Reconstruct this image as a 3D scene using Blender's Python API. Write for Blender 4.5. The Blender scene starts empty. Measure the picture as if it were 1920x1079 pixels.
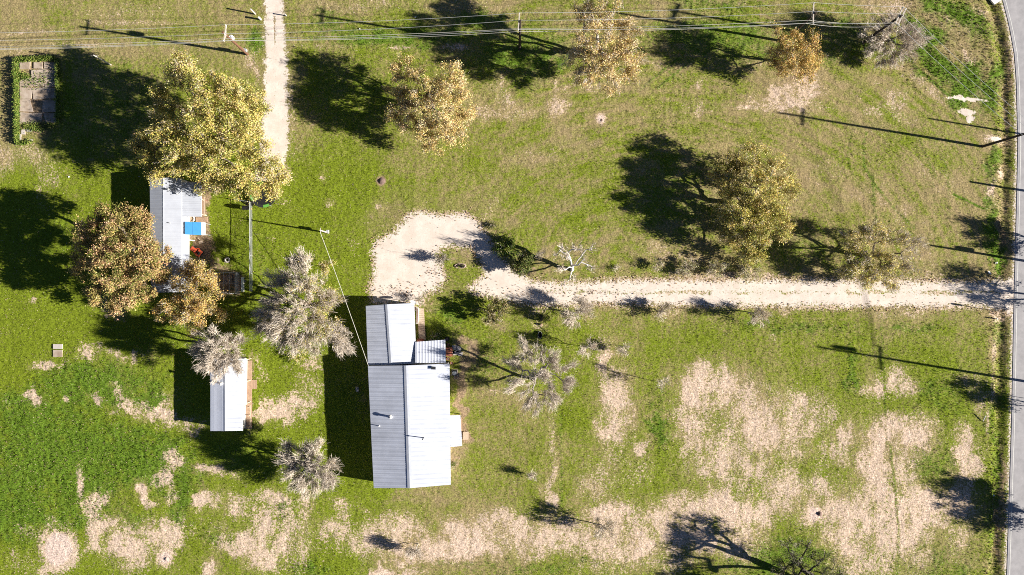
import bpy, math, random
import numpy as np
from mathutils import Vector

# ------------------------------------------------------------------ camera, sky, sun, exposure
CAMZ, FPX = 110.0, 1493.0                     # drone height (m), focal length (px of the 1920 px wide photograph)
scene = bpy.context.scene
cam_data = bpy.data.cameras.new('camera'); cam = bpy.data.objects.new('camera', cam_data)
scene.collection.objects.link(cam); scene.camera = cam
cam.location = (0, 0, CAMZ); cam.rotation_euler = (0, 0, 0)
cam_data.sensor_fit = 'HORIZONTAL'; cam_data.sensor_width = 36.0; cam_data.lens = 36.0 * FPX / 1920.0
cam_data.clip_start = 1.0; cam_data.clip_end = 6000.0

SUN_EL = math.radians(22.0)
SUN_DIR = Vector((0.9865 * math.cos(SUN_EL), -0.1637 * math.cos(SUN_EL), math.sin(SUN_EL)))   # towards the sun
world = bpy.data.worlds.new('World'); scene.world = world; world.use_nodes = True
wn = world.node_tree.nodes; wl = world.node_tree.links
sky = wn.new('ShaderNodeTexSky'); sky.sky_type = 'NISHITA'; sky.sun_disc = False
sky.air_density = 0.3; sky.dust_density = 0.05; sky.ozone_density = 1.6      # clear dry winter air
sky.sun_elevation = SUN_EL; sky.sun_rotation = math.atan2(SUN_DIR.x, SUN_DIR.y)
bg = wn['Background']; bg.inputs['Strength'].default_value = 0.05
wl.new(sky.outputs[0], bg.inputs['Color'])
sun_data = bpy.data.lights.new('sun', 'SUN'); sun_data.energy = 5.0; sun_data.angle = math.radians(0.5)
sun_data.color = (1.0, 0.93, 0.83)
sun = bpy.data.objects.new('sun', sun_data); scene.collection.objects.link(sun)
sun.rotation_euler = SUN_DIR.to_track_quat('Z', 'Y').to_euler()
scene.view_settings.view_transform = 'Standard'; scene.view_settings.look = 'None'
scene.view_settings.exposure = 1.45; scene.view_settings.gamma = 1.0
scene.view_settings.use_curve_mapping = False
scene.render.resolution_x, scene.render.resolution_y = 1024, 575
scene.cycles.max_bounces = 6; scene.cycles.filter_width = 1.0
scene.cycles.use_denoising = False; scene.cycles.use_adaptive_sampling = False

COL = scene.collection
R = random.Random(7)

def W(px, py, z=0.0):
    """photo pixel seen at height z -> world point"""
    k = (CAMZ - z) / FPX
    return Vector(((px - 960.0) * k, (539.5 - py) * k, z))
PXM = FPX / CAMZ                                # px per metre on the ground

# ------------------------------------------------------------------ materials
def mat(name, col, rough=0.8, var=0.0, scale=2.0, bump=0.0, metal=0.0, col2=None, trans=0.0, attr=None, spec=0.3):
    m = bpy.data.materials.new(name); m.use_nodes = True
    n, l = m.node_tree.nodes, m.node_tree.links
    b = n['Principled BSDF']
    b.inputs['Roughness'].default_value = rough; b.inputs['Metallic'].default_value = metal
    b.inputs['Specular IOR Level'].default_value = spec
    src = None
    if attr:
        a = n.new('ShaderNodeAttribute'); a.attribute_name = attr; src = a.outputs['Color']
    else:
        c = n.new('ShaderNodeRGB'); c.outputs[0].default_value = (*col, 1); src = c.outputs[0]
    if var or bump:
        tc = n.new('ShaderNodeTexCoord')
        nz = n.new('ShaderNodeTexNoise'); nz.inputs['Scale'].default_value = scale; nz.inputs['Detail'].default_value = 6
        nz.inputs['Roughness'].default_value = 0.65
        l.new(tc.outputs['Object'], nz.inputs['Vector'])
        if var:
            mr = n.new('ShaderNodeMapRange'); mr.inputs[1].default_value = 0.3; mr.inputs[2].default_value = 0.7
            l.new(nz.outputs['Fac'], mr.inputs[0])
            mx = n.new('ShaderNodeMix'); mx.data_type = 'RGBA'
            d = col2 or tuple(x * (1 - var) for x in col)
            mx.inputs[7].default_value = (*d, 1)
            l.new(mr.outputs[0], mx.inputs[0]); l.new(src, mx.inputs[6]); src = mx.outputs[2]
        if bump:
            bp = n.new('ShaderNodeBump'); bp.inputs['Strength'].default_value = bump; bp.inputs['Distance'].default_value = 0.05
            l.new(nz.outputs['Fac'], bp.inputs['Height']); l.new(bp.outputs[0], b.inputs['Normal'])
    l.new(src, b.inputs['Base Color'])
    if trans:
        t = n.new('ShaderNodeBsdfTranslucent'); l.new(src, t.inputs['Color'])
        ms = n.new('ShaderNodeMixShader'); ms.inputs[0].default_value = trans
        l.new(b.outputs[0], ms.inputs[1]); l.new(t.outputs[0], ms.inputs[2])
        l.new(ms.outputs[0], n['Material Output'].inputs['Surface'])
    return m

M = dict(
    roof_white=mat('white_metal_roof', (0.54, 0.58, 0.68), 0.42, 0.12, 0.35, col2=(0.41, 0.44, 0.51)),
    roof_grey=mat('weathered_metal_roof', (0.62, 0.66, 0.76), 0.45, 0.12, 0.7),
    roof_dull=mat('grey_coated_roof', (0.41, 0.44, 0.50), 0.6, 0.18, 0.6, col2=(0.34, 0.365, 0.42)),
    ridge=mat('ridge_cap_metal', (0.45, 0.48, 0.55), 0.45, 0.2, 2.0),
    wall=mat('painted_siding', (0.55, 0.54, 0.50), 0.75, 0.15, 1.5, 0.1),
    wall_tan=mat('tan_siding', (0.46, 0.38, 0.29), 0.8, 0.2, 1.5, 0.1),
    trim=mat('white_trim', (0.74, 0.72, 0.68), 0.6, 0.1, 3),
    glass=mat('window_glass', (0.04, 0.05, 0.06), 0.08, spec=0.6),
    wood=mat('weathered_wood', (0.42, 0.29, 0.20), 0.85, 0.35, 4.0, 0.3),
    wood_pale=mat('pale_lumber', (0.56, 0.44, 0.33), 0.85, 0.25, 4.0, 0.2),
    wood_red=mat('red_stained_wood', (0.30, 0.10, 0.06), 0.8, 0.3, 5.0, 0.2),
    pole=mat('brown_pole_wood', (0.17, 0.085, 0.05), 0.9, 0.4, 6.0, 0.3),
    pole_dark=mat('creosote_pole_wood', (0.045, 0.032, 0.027), 0.9, 0.3, 6.0, 0.3),
    arm=mat('bleached_arm_wood', (0.52, 0.47, 0.41), 0.85, 0.2, 6.0),
    steel=mat('galvanised_steel', (0.52, 0.54, 0.56), 0.4, 0.15, 8.0, metal=0.4),
    wire=mat('bare_wire', (0.50, 0.51, 0.50), 0.45, metal=0.2),
    cable=mat('service_cable', (0.50, 0.49, 0.44), 0.6),
    porcelain=mat('insulator_glaze', (0.6, 0.6, 0.6), 0.2),
    can=mat('transformer_paint', (0.60, 0.62, 0.63), 0.4, 0.1, 4),
    black=mat('black_rubber', (0.014, 0.014, 0.015), 0.85, 0.3, 9),
    darkmetal=mat('dark_metal', (0.03, 0.032, 0.035), 0.5, 0.2, 6),
    red=mat('orange_red_paint', (0.58, 0.10, 0.045), 0.45, 0.25, 6),
    blue=mat('blue_awning', (0.055, 0.27, 0.60), 0.6, 0.15, 2.0),
    green_pad=mat('green_vinyl', (0.12, 0.34, 0.06), 0.5),
    concrete=mat('weathered_concrete', (0.50, 0.43, 0.37), 0.95, 0.35, .8, 0.4, col2=(0.25, 0.18, 0.12)),
    concrete_pale=mat('pale_concrete', (0.55, 0.50, 0.46), 0.9, 0.25, 2.0, 0.2),
    brick=mat('red_brick', (0.33, 0.12, 0.075), 0.85, 0.3, 6, 0.2),
    asphalt=mat('worn_asphalt', (0.38, 0.37, 0.38), 0.9, 0.3, .9, 0.25, col2=(0.27, 0.265, 0.275)),
    paint=mat('road_paint', (0.62, 0.62, 0.60), 0.7, 0.3, 5),
    paint_y=mat('yellow_road_paint', (0.55, 0.40, 0.05), 0.7, 0.3, 5),
    white=mat('white_plastic', (0.75, 0.75, 0.74), 0.5, 0.1, 5),
    char=mat('charred_wood', (0.03, 0.024, 0.02), 0.95, 0.4, 8, 0.4),
    ash=mat('ash_ring', (0.48, 0.36, 0.31), 0.95, 0.25, 6, 0.3),
    earth=mat('brown_earth', (0.22, 0.15, 0.125), 0.95, 0.4, 5, 0.6),
    bark=mat('grey_brown_bark', (0.20, 0.17, 0.145), 0.95, 0.4, 4, 0.4),
    bark_grey=mat('lichen_grey_bark', (0.34, 0.31, 0.28), 0.95, 0.4, 4, 0.4),
    bark_bone=mat('bone_white_wood', (0.66, 0.63, 0.60), 0.9, 0.2, 4, 0.2),
    bark_dark=mat('dark_bark', (0.055, 0.045, 0.038), 0.95, 0.4, 4, 0.4),
    bark_pale=mat('bleached_bark', (0.50, 0.47, 0.44), 0.9, 0.3, 4, 0.3),
    leaf=mat('leaves', (1, 1, 1), 0.75, attr='tint', trans=0.17, spec=0.1),
    twig=mat('fine_twigs', (1, 1, 1), 0.9, attr='tint', spec=0.1),
    blade=mat('grass_blades', (1, 1, 1), 0.8, attr='tint', trans=0.25, spec=0.15),
)

def valley_lines(m, period, depth):
    """thin darker lines drawn into the roof colour, parallel to the ribs, which run east-west"""
    n, l = m.node_tree.nodes, m.node_tree.links; b = n['Principled BSDF']; src = b.inputs['Base Color'].links[0].from_socket
    tc = n.new('ShaderNodeTexCoord'); sp = n.new('ShaderNodeSeparateXYZ'); l.new(tc.outputs['Object'], sp.inputs[0])
    k = n.new('ShaderNodeMath'); k.operation = 'MULTIPLY'; k.inputs[1].default_value = 1 / period; l.new(sp.outputs['Y'], k.inputs[0])
    f = n.new('ShaderNodeMath'); f.operation = 'FRACT'; l.new(k.outputs[0], f.inputs[0])
    r = n.new('ShaderNodeMapRange'); r.inputs[1].default_value = .62; r.inputs[2].default_value = .72; r.inputs[3].default_value = 1; r.inputs[4].default_value = 1 - depth; l.new(f.outputs[0], r.inputs[0])
    x = n.new('ShaderNodeMix'); x.data_type = 'RGBA'; x.blend_type = 'MULTIPLY'; x.inputs[0].default_value = 1
    l.new(src, x.inputs[6]); l.new(r.outputs[0], x.inputs[7]); l.new(x.outputs[2], b.inputs['Base Color'])
valley_lines(M['roof_white'], .61, .13)

# ------------------------------------------------------------------ mesh helpers
def mesh_np(name, verts, faces, smooth=False, colors=None):
    verts = np.asarray(verts, dtype=np.float32); faces = np.asarray(faces, dtype=np.int32)
    k = faces.shape[1]; me = bpy.data.meshes.new(name)
    me.vertices.add(len(verts)); me.vertices.foreach_set('co', verts.ravel())
    me.loops.add(faces.size); me.loops.foreach_set('vertex_index', faces.ravel())
    me.polygons.add(len(faces)); me.polygons.foreach_set('loop_start', np.arange(0, faces.size, k, dtype=np.int32))
    if smooth: me.polygons.foreach_set('use_smooth', np.ones(len(faces), dtype=bool))
    if colors is not None:
        for nm, arr in colors.items():
            a = me.color_attributes.new(nm, 'FLOAT_COLOR', 'POINT')
            c = np.ones((len(verts), 4), dtype=np.float32); c[:, :arr.shape[1]] = arr
            a.data.foreach_set('color', c.ravel())
    me.update(calc_edges=True); me.validate()
    return me

ORG = {}
def origin(o):
    return ORG.get(o.name, Vector((0, 0, 0))) if o else Vector((0, 0, 0))

def tag(o, label=None, cat=None, group=None, kind=None):
    if label: o['label'] = label
    if cat: o['category'] = cat
    if group: o['group'] = group
    if kind: o['kind'] = kind
    return o

def empty(name, loc, label, cat, group=None):
    o = bpy.data.objects.new(name, None); COL.objects.link(o)
    o.location = loc; o.empty_display_size = 0.3
    ORG[o.name] = Vector(loc)
    return tag(o, label, cat, group)

def link_mesh(name, me, material, parent=None, loc=None):
    """vertices are world coordinates; they are moved into the local frame of the thing"""
    o = bpy.data.objects.new(name, me); COL.objects.link(o)
    og = origin(parent) if parent else (Vector(loc) if loc is not None else Vector((0, 0, 0)))
    if og.length > 0:
        n = len(me.vertices); co = np.empty(n * 3, dtype=np.float32); me.vertices.foreach_get('co', co)
        co = co.reshape(-1, 3) - np.array(og, dtype=np.float32); me.vertices.foreach_set('co', co.ravel()); me.update()
    if parent: o.parent = parent; ORG[o.name] = og
    else: o.location = og; ORG[o.name] = og
    if material:
        me.materials.append(M[material] if isinstance(material, str) else material)
    return o

class MB:
    def __init__(s): s.v = []; s.f = []
    def add(s, vs, fs):
        b = len(s.v); s.v += [tuple(v) for v in vs]; s.f += [tuple(b + i for i in f) for f in fs]; return s
    def box(s, c, size, rz=0.0, ax=None):
        """box centred on c; ax = optional (X,Y,Z) axes"""
        c = Vector(c)
        if ax is None:
            X = Vector((math.cos(rz), math.sin(rz), 0)); Y = Vector((-math.sin(rz), math.cos(rz), 0)); Z = Vector((0, 0, 1))
        else: X, Y, Z = ax
        hx, hy, hz = size[0] / 2, size[1] / 2, size[2] / 2
        vs = [c + X * (sx * hx) + Y * (sy * hy) + Z * (sz * hz) for sz in (-1, 1) for sx, sy in ((-1, -1), (1, -1), (1, 1), (-1, 1))]
        return s.add(vs, [(3, 2, 1, 0), (4, 5, 6, 7), (0, 1, 5, 4), (1, 2, 6, 5), (2, 3, 7, 6), (3, 0, 4, 7)])
    def bar(s, a, b, w, h=None):
        """square bar from a to b"""
        a = Vector(a); b = Vector(b); d = (b - a); L = d.length; d.normalize()
        up = Vector((0, 0, 1)) if abs(d.z) < 0.95 else Vector((1, 0, 0))
        Y = up.cross(d).normalized(); Z = d.cross(Y)
        return s.box((a + b) / 2, (L, w, h or w), ax=(d, Y, Z))
    def tube(s, pts, rad, n=6, caps=True):
        pts = [Vector(p) for p in pts]; rads = rad if isinstance(rad, (list, tuple)) else [rad] * len(pts)
        rings = []; ref = None
        for i, p in enumerate(pts):
            d = (pts[min(i + 1, len(pts) - 1)] - pts[max(i - 1, 0)]).normalized()
            if ref is None: ref = Vector((0, 0, 1)) if abs(d.z) < 0.9 else Vector((1, 0, 0))
            X = d.cross(ref).normalized(); Y = d.cross(X)
            rings.append([p + X * (rads[i] * math.cos(2 * math.pi * k / n)) + Y * (rads[i] * math.sin(2 * math.pi * k / n)) for k in range(n)])
        vs = [v for r in rings for v in r]; fs = []
        for i in range(len(pts) - 1):
            for k in range(n):
                a = i * n + k; b = i * n + (k + 1) % n; fs.append((a, b, b + n, a + n))
        if caps: fs.append(tuple(range(n))[::-1]); fs.append(tuple((len(pts) - 1) * n + k for k in range(n)))
        return s.add(vs, fs)
    def lathe(s, c, prof, n=16, sx=1.0, sy=1.0):
        """prof: (radius, z) list, revolved round the vertical through c"""
        c = Vector(c); vs = []; fs = []
        for r, z in prof:
            for k in range(n):
                a = 2 * math.pi * k / n; vs.append(c + Vector((r * sx * math.cos(a), r * sy * math.sin(a), z)))
        for i in range(len(prof) - 1):
            for k in range(n):
                a = i * n + k; b = i * n + (k + 1) % n; fs.append((a, b, b + n, a + n))
        if prof[0][0] > 0.001: fs.append(tuple(range(n))[::-1])
        if prof[-1][0] > 0.001: fs.append(tuple((len(prof) - 1) * n + k for k in range(n)))
        return s.add(vs, fs)
    def torus(s, c, Rm, r, ax=None, n=20, m=8, sx=1.0, sy=1.0):
        c = Vector(c); X, Y, Z = ax or (Vector((1, 0, 0)), Vector((0, 1, 0)), Vector((0, 0, 1)))
        vs = []; fs = []
        for i in range(n):
            a = 2 * math.pi * i / n
            for j in range(m):
                b = 2 * math.pi * j / m; q = Rm + r * math.cos(b)
                vs.append(c + X * (q * sx * math.cos(a)) + Y * (q * sy * math.sin(a)) + Z * (r * math.sin(b)))
        for i in range(n):
            for j in range(m):
                a = i * m + j; b = i * m + (j + 1) % m; c2 = ((i + 1) % n) * m + (j + 1) % m; d = ((i + 1) % n) * m + j
                fs.append((a, d, c2, b))
        return s.add(vs, fs)
    def build(s, name, material, parent=None, loc=None, smooth=False):
        me = bpy.data.meshes.new(name); me.from_pydata(s.v, [], s.f); me.update()
        if smooth: me.polygons.foreach_set('use_smooth', np.ones(len(me.polygons), dtype=bool))
        return link_mesh(name, me, material, parent, loc)

# ------------------------------------------------------------------ ground cover map (which plants, gravel and soil lie where)
def smooth(e0, e1, x):
    t = np.clip((x - e0) / (e1 - e0), 0, 1); return t * t * (3 - 2 * t)

def vnoise(x, y, seed):
    rs = np.random.RandomState(seed); T = rs.rand(256, 256).astype(np.float32)
    xi = np.floor(x).astype(np.int64); yi = np.floor(y).astype(np.int64)
    fx = (x - xi); fy = (y - yi); fx = fx * fx * (3 - 2 * fx); fy = fy * fy * (3 - 2 * fy)
    a = T[yi & 255, xi & 255]; b = T[yi & 255, (xi + 1) & 255]; c = T[(yi + 1) & 255, xi & 255]; d = T[(yi + 1) & 255, (xi + 1) & 255]
    return (a * (1 - fx) + b * fx) * (1 - fy) + (c * (1 - fx) + d * fx) * fy

def fbm(x, y, seed, oct=4):
    s = 0; a = 0.5; t = 0
    for o in range(oct):
        s = s + a * vnoise(x * 2 ** o + 17.3 * o, y * 2 ** o + 9.1 * o, seed + o); t += a; a *= 0.55
    return s / t

def pline(px, py, pts):
    """distance (px) to a polyline and the interpolated half width"""
    best = np.full(px.shape, 1e9, dtype=np.float32); wid = np.zeros(px.shape, dtype=np.float32)
    for (x0, y0, w0), (x1, y1, w1) in zip(pts[:-1], pts[1:]):
        dx, dy = x1 - x0, y1 - y0; t = np.clip(((px - x0) * dx + (py - y0) * dy) / (dx * dx + dy * dy + 1e-9), 0, 1)
        d = np.hypot(px - x0 - t * dx, py - y0 - t * dy); m = d < best
        best = np.where(m, d, best); wid = np.where(m, w0 + t * (w1 - w0), wid)
    return best, wid

def poly_sd(px, py, pts):
    """signed distance to a polygon, positive inside"""
    inside = np.zeros(px.shape, dtype=bool); best = np.full(px.shape, 1e9, dtype=np.float32)
    n = len(pts)
    for i in range(n):
        x0, y0 = pts[i]; x1, y1 = pts[(i + 1) % n]
        c = ((y0 > py) != (y1 > py)) & (px < (x1 - x0) * (py - y0) / ((y1 - y0) if y1 != y0 else 1e-9) + x0); inside ^= c
        dx, dy = x1 - x0, y1 - y0; t = np.clip(((px - x0) * dx + (py - y0) * dy) / (dx * dx + dy * dy + 1e-9), 0, 1)
        best = np.minimum(best, np.hypot(px - x0 - t * dx, py - y0 - t * dy))
    return np.where(inside, best, -best)

DRIVE = [(700, 566), (697, 540), (706, 510), (702, 470), (712, 452), (738, 440), (752, 424), (768, 405), (790, 400), (820, 407), (870, 404),
         (892, 418), (912, 446), (932, 476), (962, 512), (1000, 531), (1060, 534), (1130, 529), (1300, 529), (1500, 528), (1700, 530), (1830, 531),
         (1880, 528), (1905, 522), (1905, 590), (1880, 580), (1830, 573), (1700, 573), (1500, 573), (1300, 570), (1130, 567), (1040, 570), (970, 566), (900, 549),
         (882, 541), (898, 532), (914, 516), (903, 488), (884, 462), (850, 458), (824, 464), (816, 480), (824, 500), (832, 520), (822, 540), (792, 552), (790, 568)]
TRACK = [(512, -80, 15), (513, 0, 15), (515, 60, 17), (518, 130, 20), (517, 210, 22), (514, 280, 25), (500, 335, 20)]
ROAD_Y = [-400, -60, 0, 50, 100, 150, 270, 400, 550, 800, 1079, 1200, 1500]
ROAD_X = [1700, 1862, 1880, 1893, 1902, 1906, 1909, 1906, 1902, 1897, 1888, 1884, 1872]
def road_edge(y): return np.interp(y, ROAD_Y, ROAD_X)

# straw, dead leaf and bare patches: (x, y, rx, ry, strength, rotation)
STRAW = [
 # meadow east of the house
 (1312, 695, 20, 30, .9, 0), (1300, 735, 34, 40, 1, 0), (1345, 735, 45, 45, .9, 0), (1290, 800, 34, 60, .9, 0), (1345, 810, 45, 50, .75, 0), (1400, 770, 30, 60, .8, 0),
 (1435, 800, 45, 65, .95, 0), (1500, 780, 40, 50, .8, 0), (1490, 840, 28, 40, .7, 0), (1545, 770, 20, 50, .55, 0), (1580, 830, 18, 50, .8, 0), (1545, 860, 16, 40, .5, 0),
 (1360, 870, 70, 40, .75, 0), (1420, 900, 90, 40, .7, 0), (1640, 730, 30, 30, .8, 0), (1690, 725, 40, 28, .8, 0), (1650, 810, 40, 30, 1, 0), (1710, 820, 50, 35, 1, 0), (1735, 800, 30, 24, .7, 0),
 (1640, 870, 34, 60, .95, 0), (1690, 880, 30, 40, .7, 0), (1720, 950, 60, 40, 1.1, 0), (1660, 950, 70, 60, 1, 0), (1620, 1000, 80, 50, .95, 0), (1690, 1010, 50, 60, 1, 0), (1630, 1060, 70, 30, .75, 0),
 (1805, 830, 20, 40, .9, 0), (1815, 880, 22, 40, .9, 0), (1800, 940, 30, 30, .85, 0), (1800, 1010, 26, 40, .65, 0), (1520, 920, 60, 26, .8, 0), (1480, 915, 70, 28, .75, 0), (1560, 960, 70, 34, .75, 0),
 (1530, 965, 17, 20, 1.3, 0), (1535, 940, 12, 24, 1, 0), (1830, 720, 14, 30, .5, 0), (1840, 760, 14, 24, .6, 0), (1800, 700, 16, 20, .3, 0),
 (1135, 690, 18, 50, .8, -.2), (1160, 740, 32, 50, .9, -.3), (1180, 780, 24, 36, .8, 0), (1145, 810, 28, 40, .85, 0), (1150, 850, 22, 40, .6, 0), (1205, 830, 16, 16, .8, 0), (1130, 900, 40, 40, .45, 0), (1190, 880, 40, 40, .4, 0),
 (1037, 830, 7, 60, .6, 0), (1036, 900, 8, 50, .8, 0), (1032, 945, 14, 30, .85, 0), (985, 745, 20, 12, .5, 0), (930, 740, 16, 10, .5, 0),
 # the southern band
 (640, 1005, 60, 30, .75, 0), (720, 1000, 80, 34, .8, 0), (800, 1025, 110, 26, 1, 0), (880, 1005, 60, 36, 1.05, 0), (930, 990, 60, 36, .95, 0), (970, 1015, 70, 30, 1, 0), (1060, 1000, 70, 34, .95, 0), (1150, 985, 50, 40, 1.1, 0),
 (1180, 1020, 50, 40, 1.1, 0), (1130, 1035, 60, 24, .8, 0), (1270, 985, 60, 26, 1.1, 0), (1290, 950, 60, 30, .9, 0), (1350, 945, 40, 34, 1, 0), (1300, 1015, 60, 26, .9, 0), (1390, 970, 60, 30, .95, 0), (1440, 950, 60, 24, .8, 0), (1380, 1010, 50, 40, .75, 0), (1250, 1050, 60, 20, .6, 0), (1150, 1068, 90, 14, .5, 0),
 (735, 1068, 50, 11, 1.05, 0), (640, 955, 24, 20, .75, 0), (570, 950, 18, 14, .75, 0), (688, 959, 6, 4, .8, 0),
 # south-west
 (110, 1030, 36, 44, 1.5, 0), (100, 985, 14, 20, .8, 0), (90, 1070, 24, 12, 1, 0), (150, 905, 7, 34, .85, 0), (180, 945, 20, 34, .95, .3), (205, 975, 20, 16, .9, 0), (185, 1000, 22, 34, .8, 0), (230, 1020, 60, 30, 1, 0), (250, 1045, 50, 30, .85, 0), (285, 1005, 40, 30, .9, 0),
 (312, 1045, 17, 20, 1.3, 0), (320, 1000, 24, 34, .8, 0), (325, 858, 14, 16, 1, 0), (305, 895, 18, 24, .85, .5), (318, 930, 14, 22, .75, 0), (268, 930, 12, 22, 1, -.4), (280, 950, 14, 10, .9, -.5), (385, 941, 24, 18, 1, 0), (445, 945, 20, 22, .85, 0), (470, 960, 22, 24, .75, 0),
 (455, 1010, 50, 26, .9, 0), (390, 1065, 16, 24, .9, 0), (510, 940, 34, 24, .85, 0), (500, 985, 40, 30, .8, 0), (545, 1010, 40, 60, .85, 0), (500, 1040, 40, 30, .8, 0), (400, 985, 30, 14, .4, 0), (40, 1050, 40, 18, .55, 0), (55, 1000, 20, 14, .5, 0), (350, 1000, 14, 24, .6, 0),
 (60, 750, 20, 11, .95, 0), (90, 684, 30, 12, .95, .2), (165, 663, 22, 18, .95, -.5), (212, 665, 18, 12, .85, 0), (240, 672, 16, 8, .6, 0), (264, 672, 9, 15, .75, 0), (228, 735, 12, 22, .85, 0), (245, 760, 24, 20, .95, .4), (285, 775, 34, 18, .95, .1), (330, 785, 44, 16, .75, 0), (312, 755, 14, 16, .5, 0), (185, 750, 12, 10, .85, 0), (124, 749, 6, 6, .9, 0), (10, 752, 12, 8, .4, 0), (365, 800, 30, 10, .7, 0),
 (395, 880, 40, 12, .85, .15), (430, 892, 40, 10, .6, 0), (62, 563, 9, 6, .7, 0), (200, 580, 30, 14, .5, .3),
 # between the cabin and the house
 (490, 770, 22, 26, .9, 0), (520, 765, 34, 22, .95, 0), (560, 750, 30, 20, .85, 0), (580, 725, 24, 24, .6, 0), (545, 785, 20, 26, .8, 0), (590, 685, 16, 16, .7, 0), (480, 700, 8, 30, .6, 0), (566, 775, 18, 12, .7, 0), (545, 690, 20, 10, .3, 0),
 # northern paddock
 (935, 165, 16, 24, .6, 0), (955, 190, 14, 24, .6, 0), (910, 215, 24, 16, .5, 0), (960, 215, 60, 12, .55, 0), (1045, 200, 20, 14, .7, 0), (1050, 170, 8, 14, .5, 0), (1125, 168, 30, 8, .55, 0), (1127, 225, 11, 13, 1.4, 0), (1235, 122, 14, 7, .55, 0), (1275, 125, 8, 7, .6, 0),
 (1310, 160, 12, 10, .55, 0), (1318, 208, 14, 12, .55, 0), (1300, 200, 60, 14, .25, 0), (1490, 168, 60, 16, 1, -.1), (1515, 150, 28, 18, 1, -.4), (1470, 188, 60, 13, .95, 0), (1420, 200, 60, 6, .7, 0), (1440, 178, 40, 10, .4, 0), (1500, 200, 70, 10, .4, 0), (1420, 120, 14, 20, .35, 0),
 (1660, 16, 50, 22, .6, 0), (1700, 100, 20, 14, .35, 0), (1725, 148, 36, 10, .6, .7), (1755, 180, 20, 10, .6, .7), (1675, 190, 22, 20, .7, 0), (1640, 205, 20, 10, .5, .3), (1690, 215, 40, 8, .4, .4), (1780, 50, 26, 8, .5, .8), (1840, 20, 24, 8, .5, .4), (1790, 60, 14, 10, .45, 0), (1815, 105, 12, 16, .6, 0), (1680, 128, 14, 8, .45, .6), (1642, 155, 7, 5, .6, 0),
 (1866, 262, 18, 10, 1, .2), (1868, 350, 9, 22, .9, 0), (1878, 322, 6, 12, .9, 0), (1660, 370, 16, 20, .45, 0), (1630, 360, 40, 12, .3, 0), (1560, 330, 40, 20, .3, 0), (1690, 400, 30, 10, .35, .6), (1780, 350, 10, 30, .4, -.3), (1740, 320, 14, 30, .3, -.3), (1808, 520, 26, 12, .4, 0), (1770, 500, 30, 16, .3, 0), (1720, 490, 20, 30, .35, 0),
 (1000, 300, 20, 14, .35, 0), (1040, 290, 14, 20, .3, 0), (1230, 470, 40, 12, .45, 0), (1290, 480, 30, 10, .5, 0), (880, 440, 10, 40, .3, 0), (920, 400, 14, 40, .35, 0),
 (852, 88, 26, 6, .9, 0), (750, 90, 26, 4, .7, 0), (600, 88, 70, 5, .35, 0), (660, 112, 20, 5, .3, 0), (470, 110, 20, 24, .6, .5), (480, 140, 10, 30, .6, 0), (545, 170, 6, 40, .6, 0), (545, 240, 8, 40, .5, 0), (560, 290, 22, 20, .35, 0), (540, 325, 10, 14, .8, 0), (604, 336, 6, 4, .7, 0), (617, 386, 6, 5, 1, 0), (530, 380, 14, 10, .35, 0), (708, 388, 8, 6, .6, 0),
 (585, 235, 5, 5, .6, 0), (510, 450, 12, 10, .3, 0), (650, 460, 12, 24, .35, 0),
 (60, 66, 60, 8, .5, 0), (150, 85, 60, 5, .45, 0), (40, 110, 40, 16, .35, 0), (250, 42, 120, 5, .5, 0), (240, 20, 100, 14, .35, 0), (350, 90, 60, 10, .3, 0), (0, 300, 20, 30, .45, 0), (60, 300, 60, 20, .4, .2), (90, 340, 20, 50, .4, 0), (140, 300, 12, 6, .4, 0), (10, 250, 20, 60, .25, 0),
 (660, 10, 90, 10, .45, 0), (860, 6, 90, 8, .35, 0), (1700, 545, 30, 20, .2, 0),
 # margins of the gravel
 (1010, 590, 16, 14, .55, 0), (1130, 580, 60, 10, .6, 0), (1260, 580, 30, 10, .55, 0), (1010, 612, 10, 10, .6, 0), (1060, 577, 40, 7, .5, 0), (1340, 520, 90, 9, .75, 0), (1430, 520, 60, 8, .7, 0), (1500, 522, 60, 7, .6, 0), (1580, 525, 60, 6, .55, 0), (1190, 522, 50, 6, .5, 0), (1270, 512, 30, 8, .6, 0), (1740, 525, 70, 8, .5, 0),
 (1350, 575, 80, 6, .4, 0), (1460, 580, 30, 8, .5, 0), (1640, 580, 60, 8, .45, 0), (1720, 585, 40, 10, .6, 0), (1655, 590, 10, 10, .5, 0), (1870, 590, 20, 12, .9, 0), (1885, 575, 16, 16, 1, 0), (1864, 660, 6, 28, 1, .05), (1860, 720, 5, 40, .95, .05), (1853, 790, 4, 24, .9, .05), (1100, 590, 20, 16, .3, 0), (1690, 642, 60, 8, .15, 0), (1450, 632, 10, 10, .5, 0),
]
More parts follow.
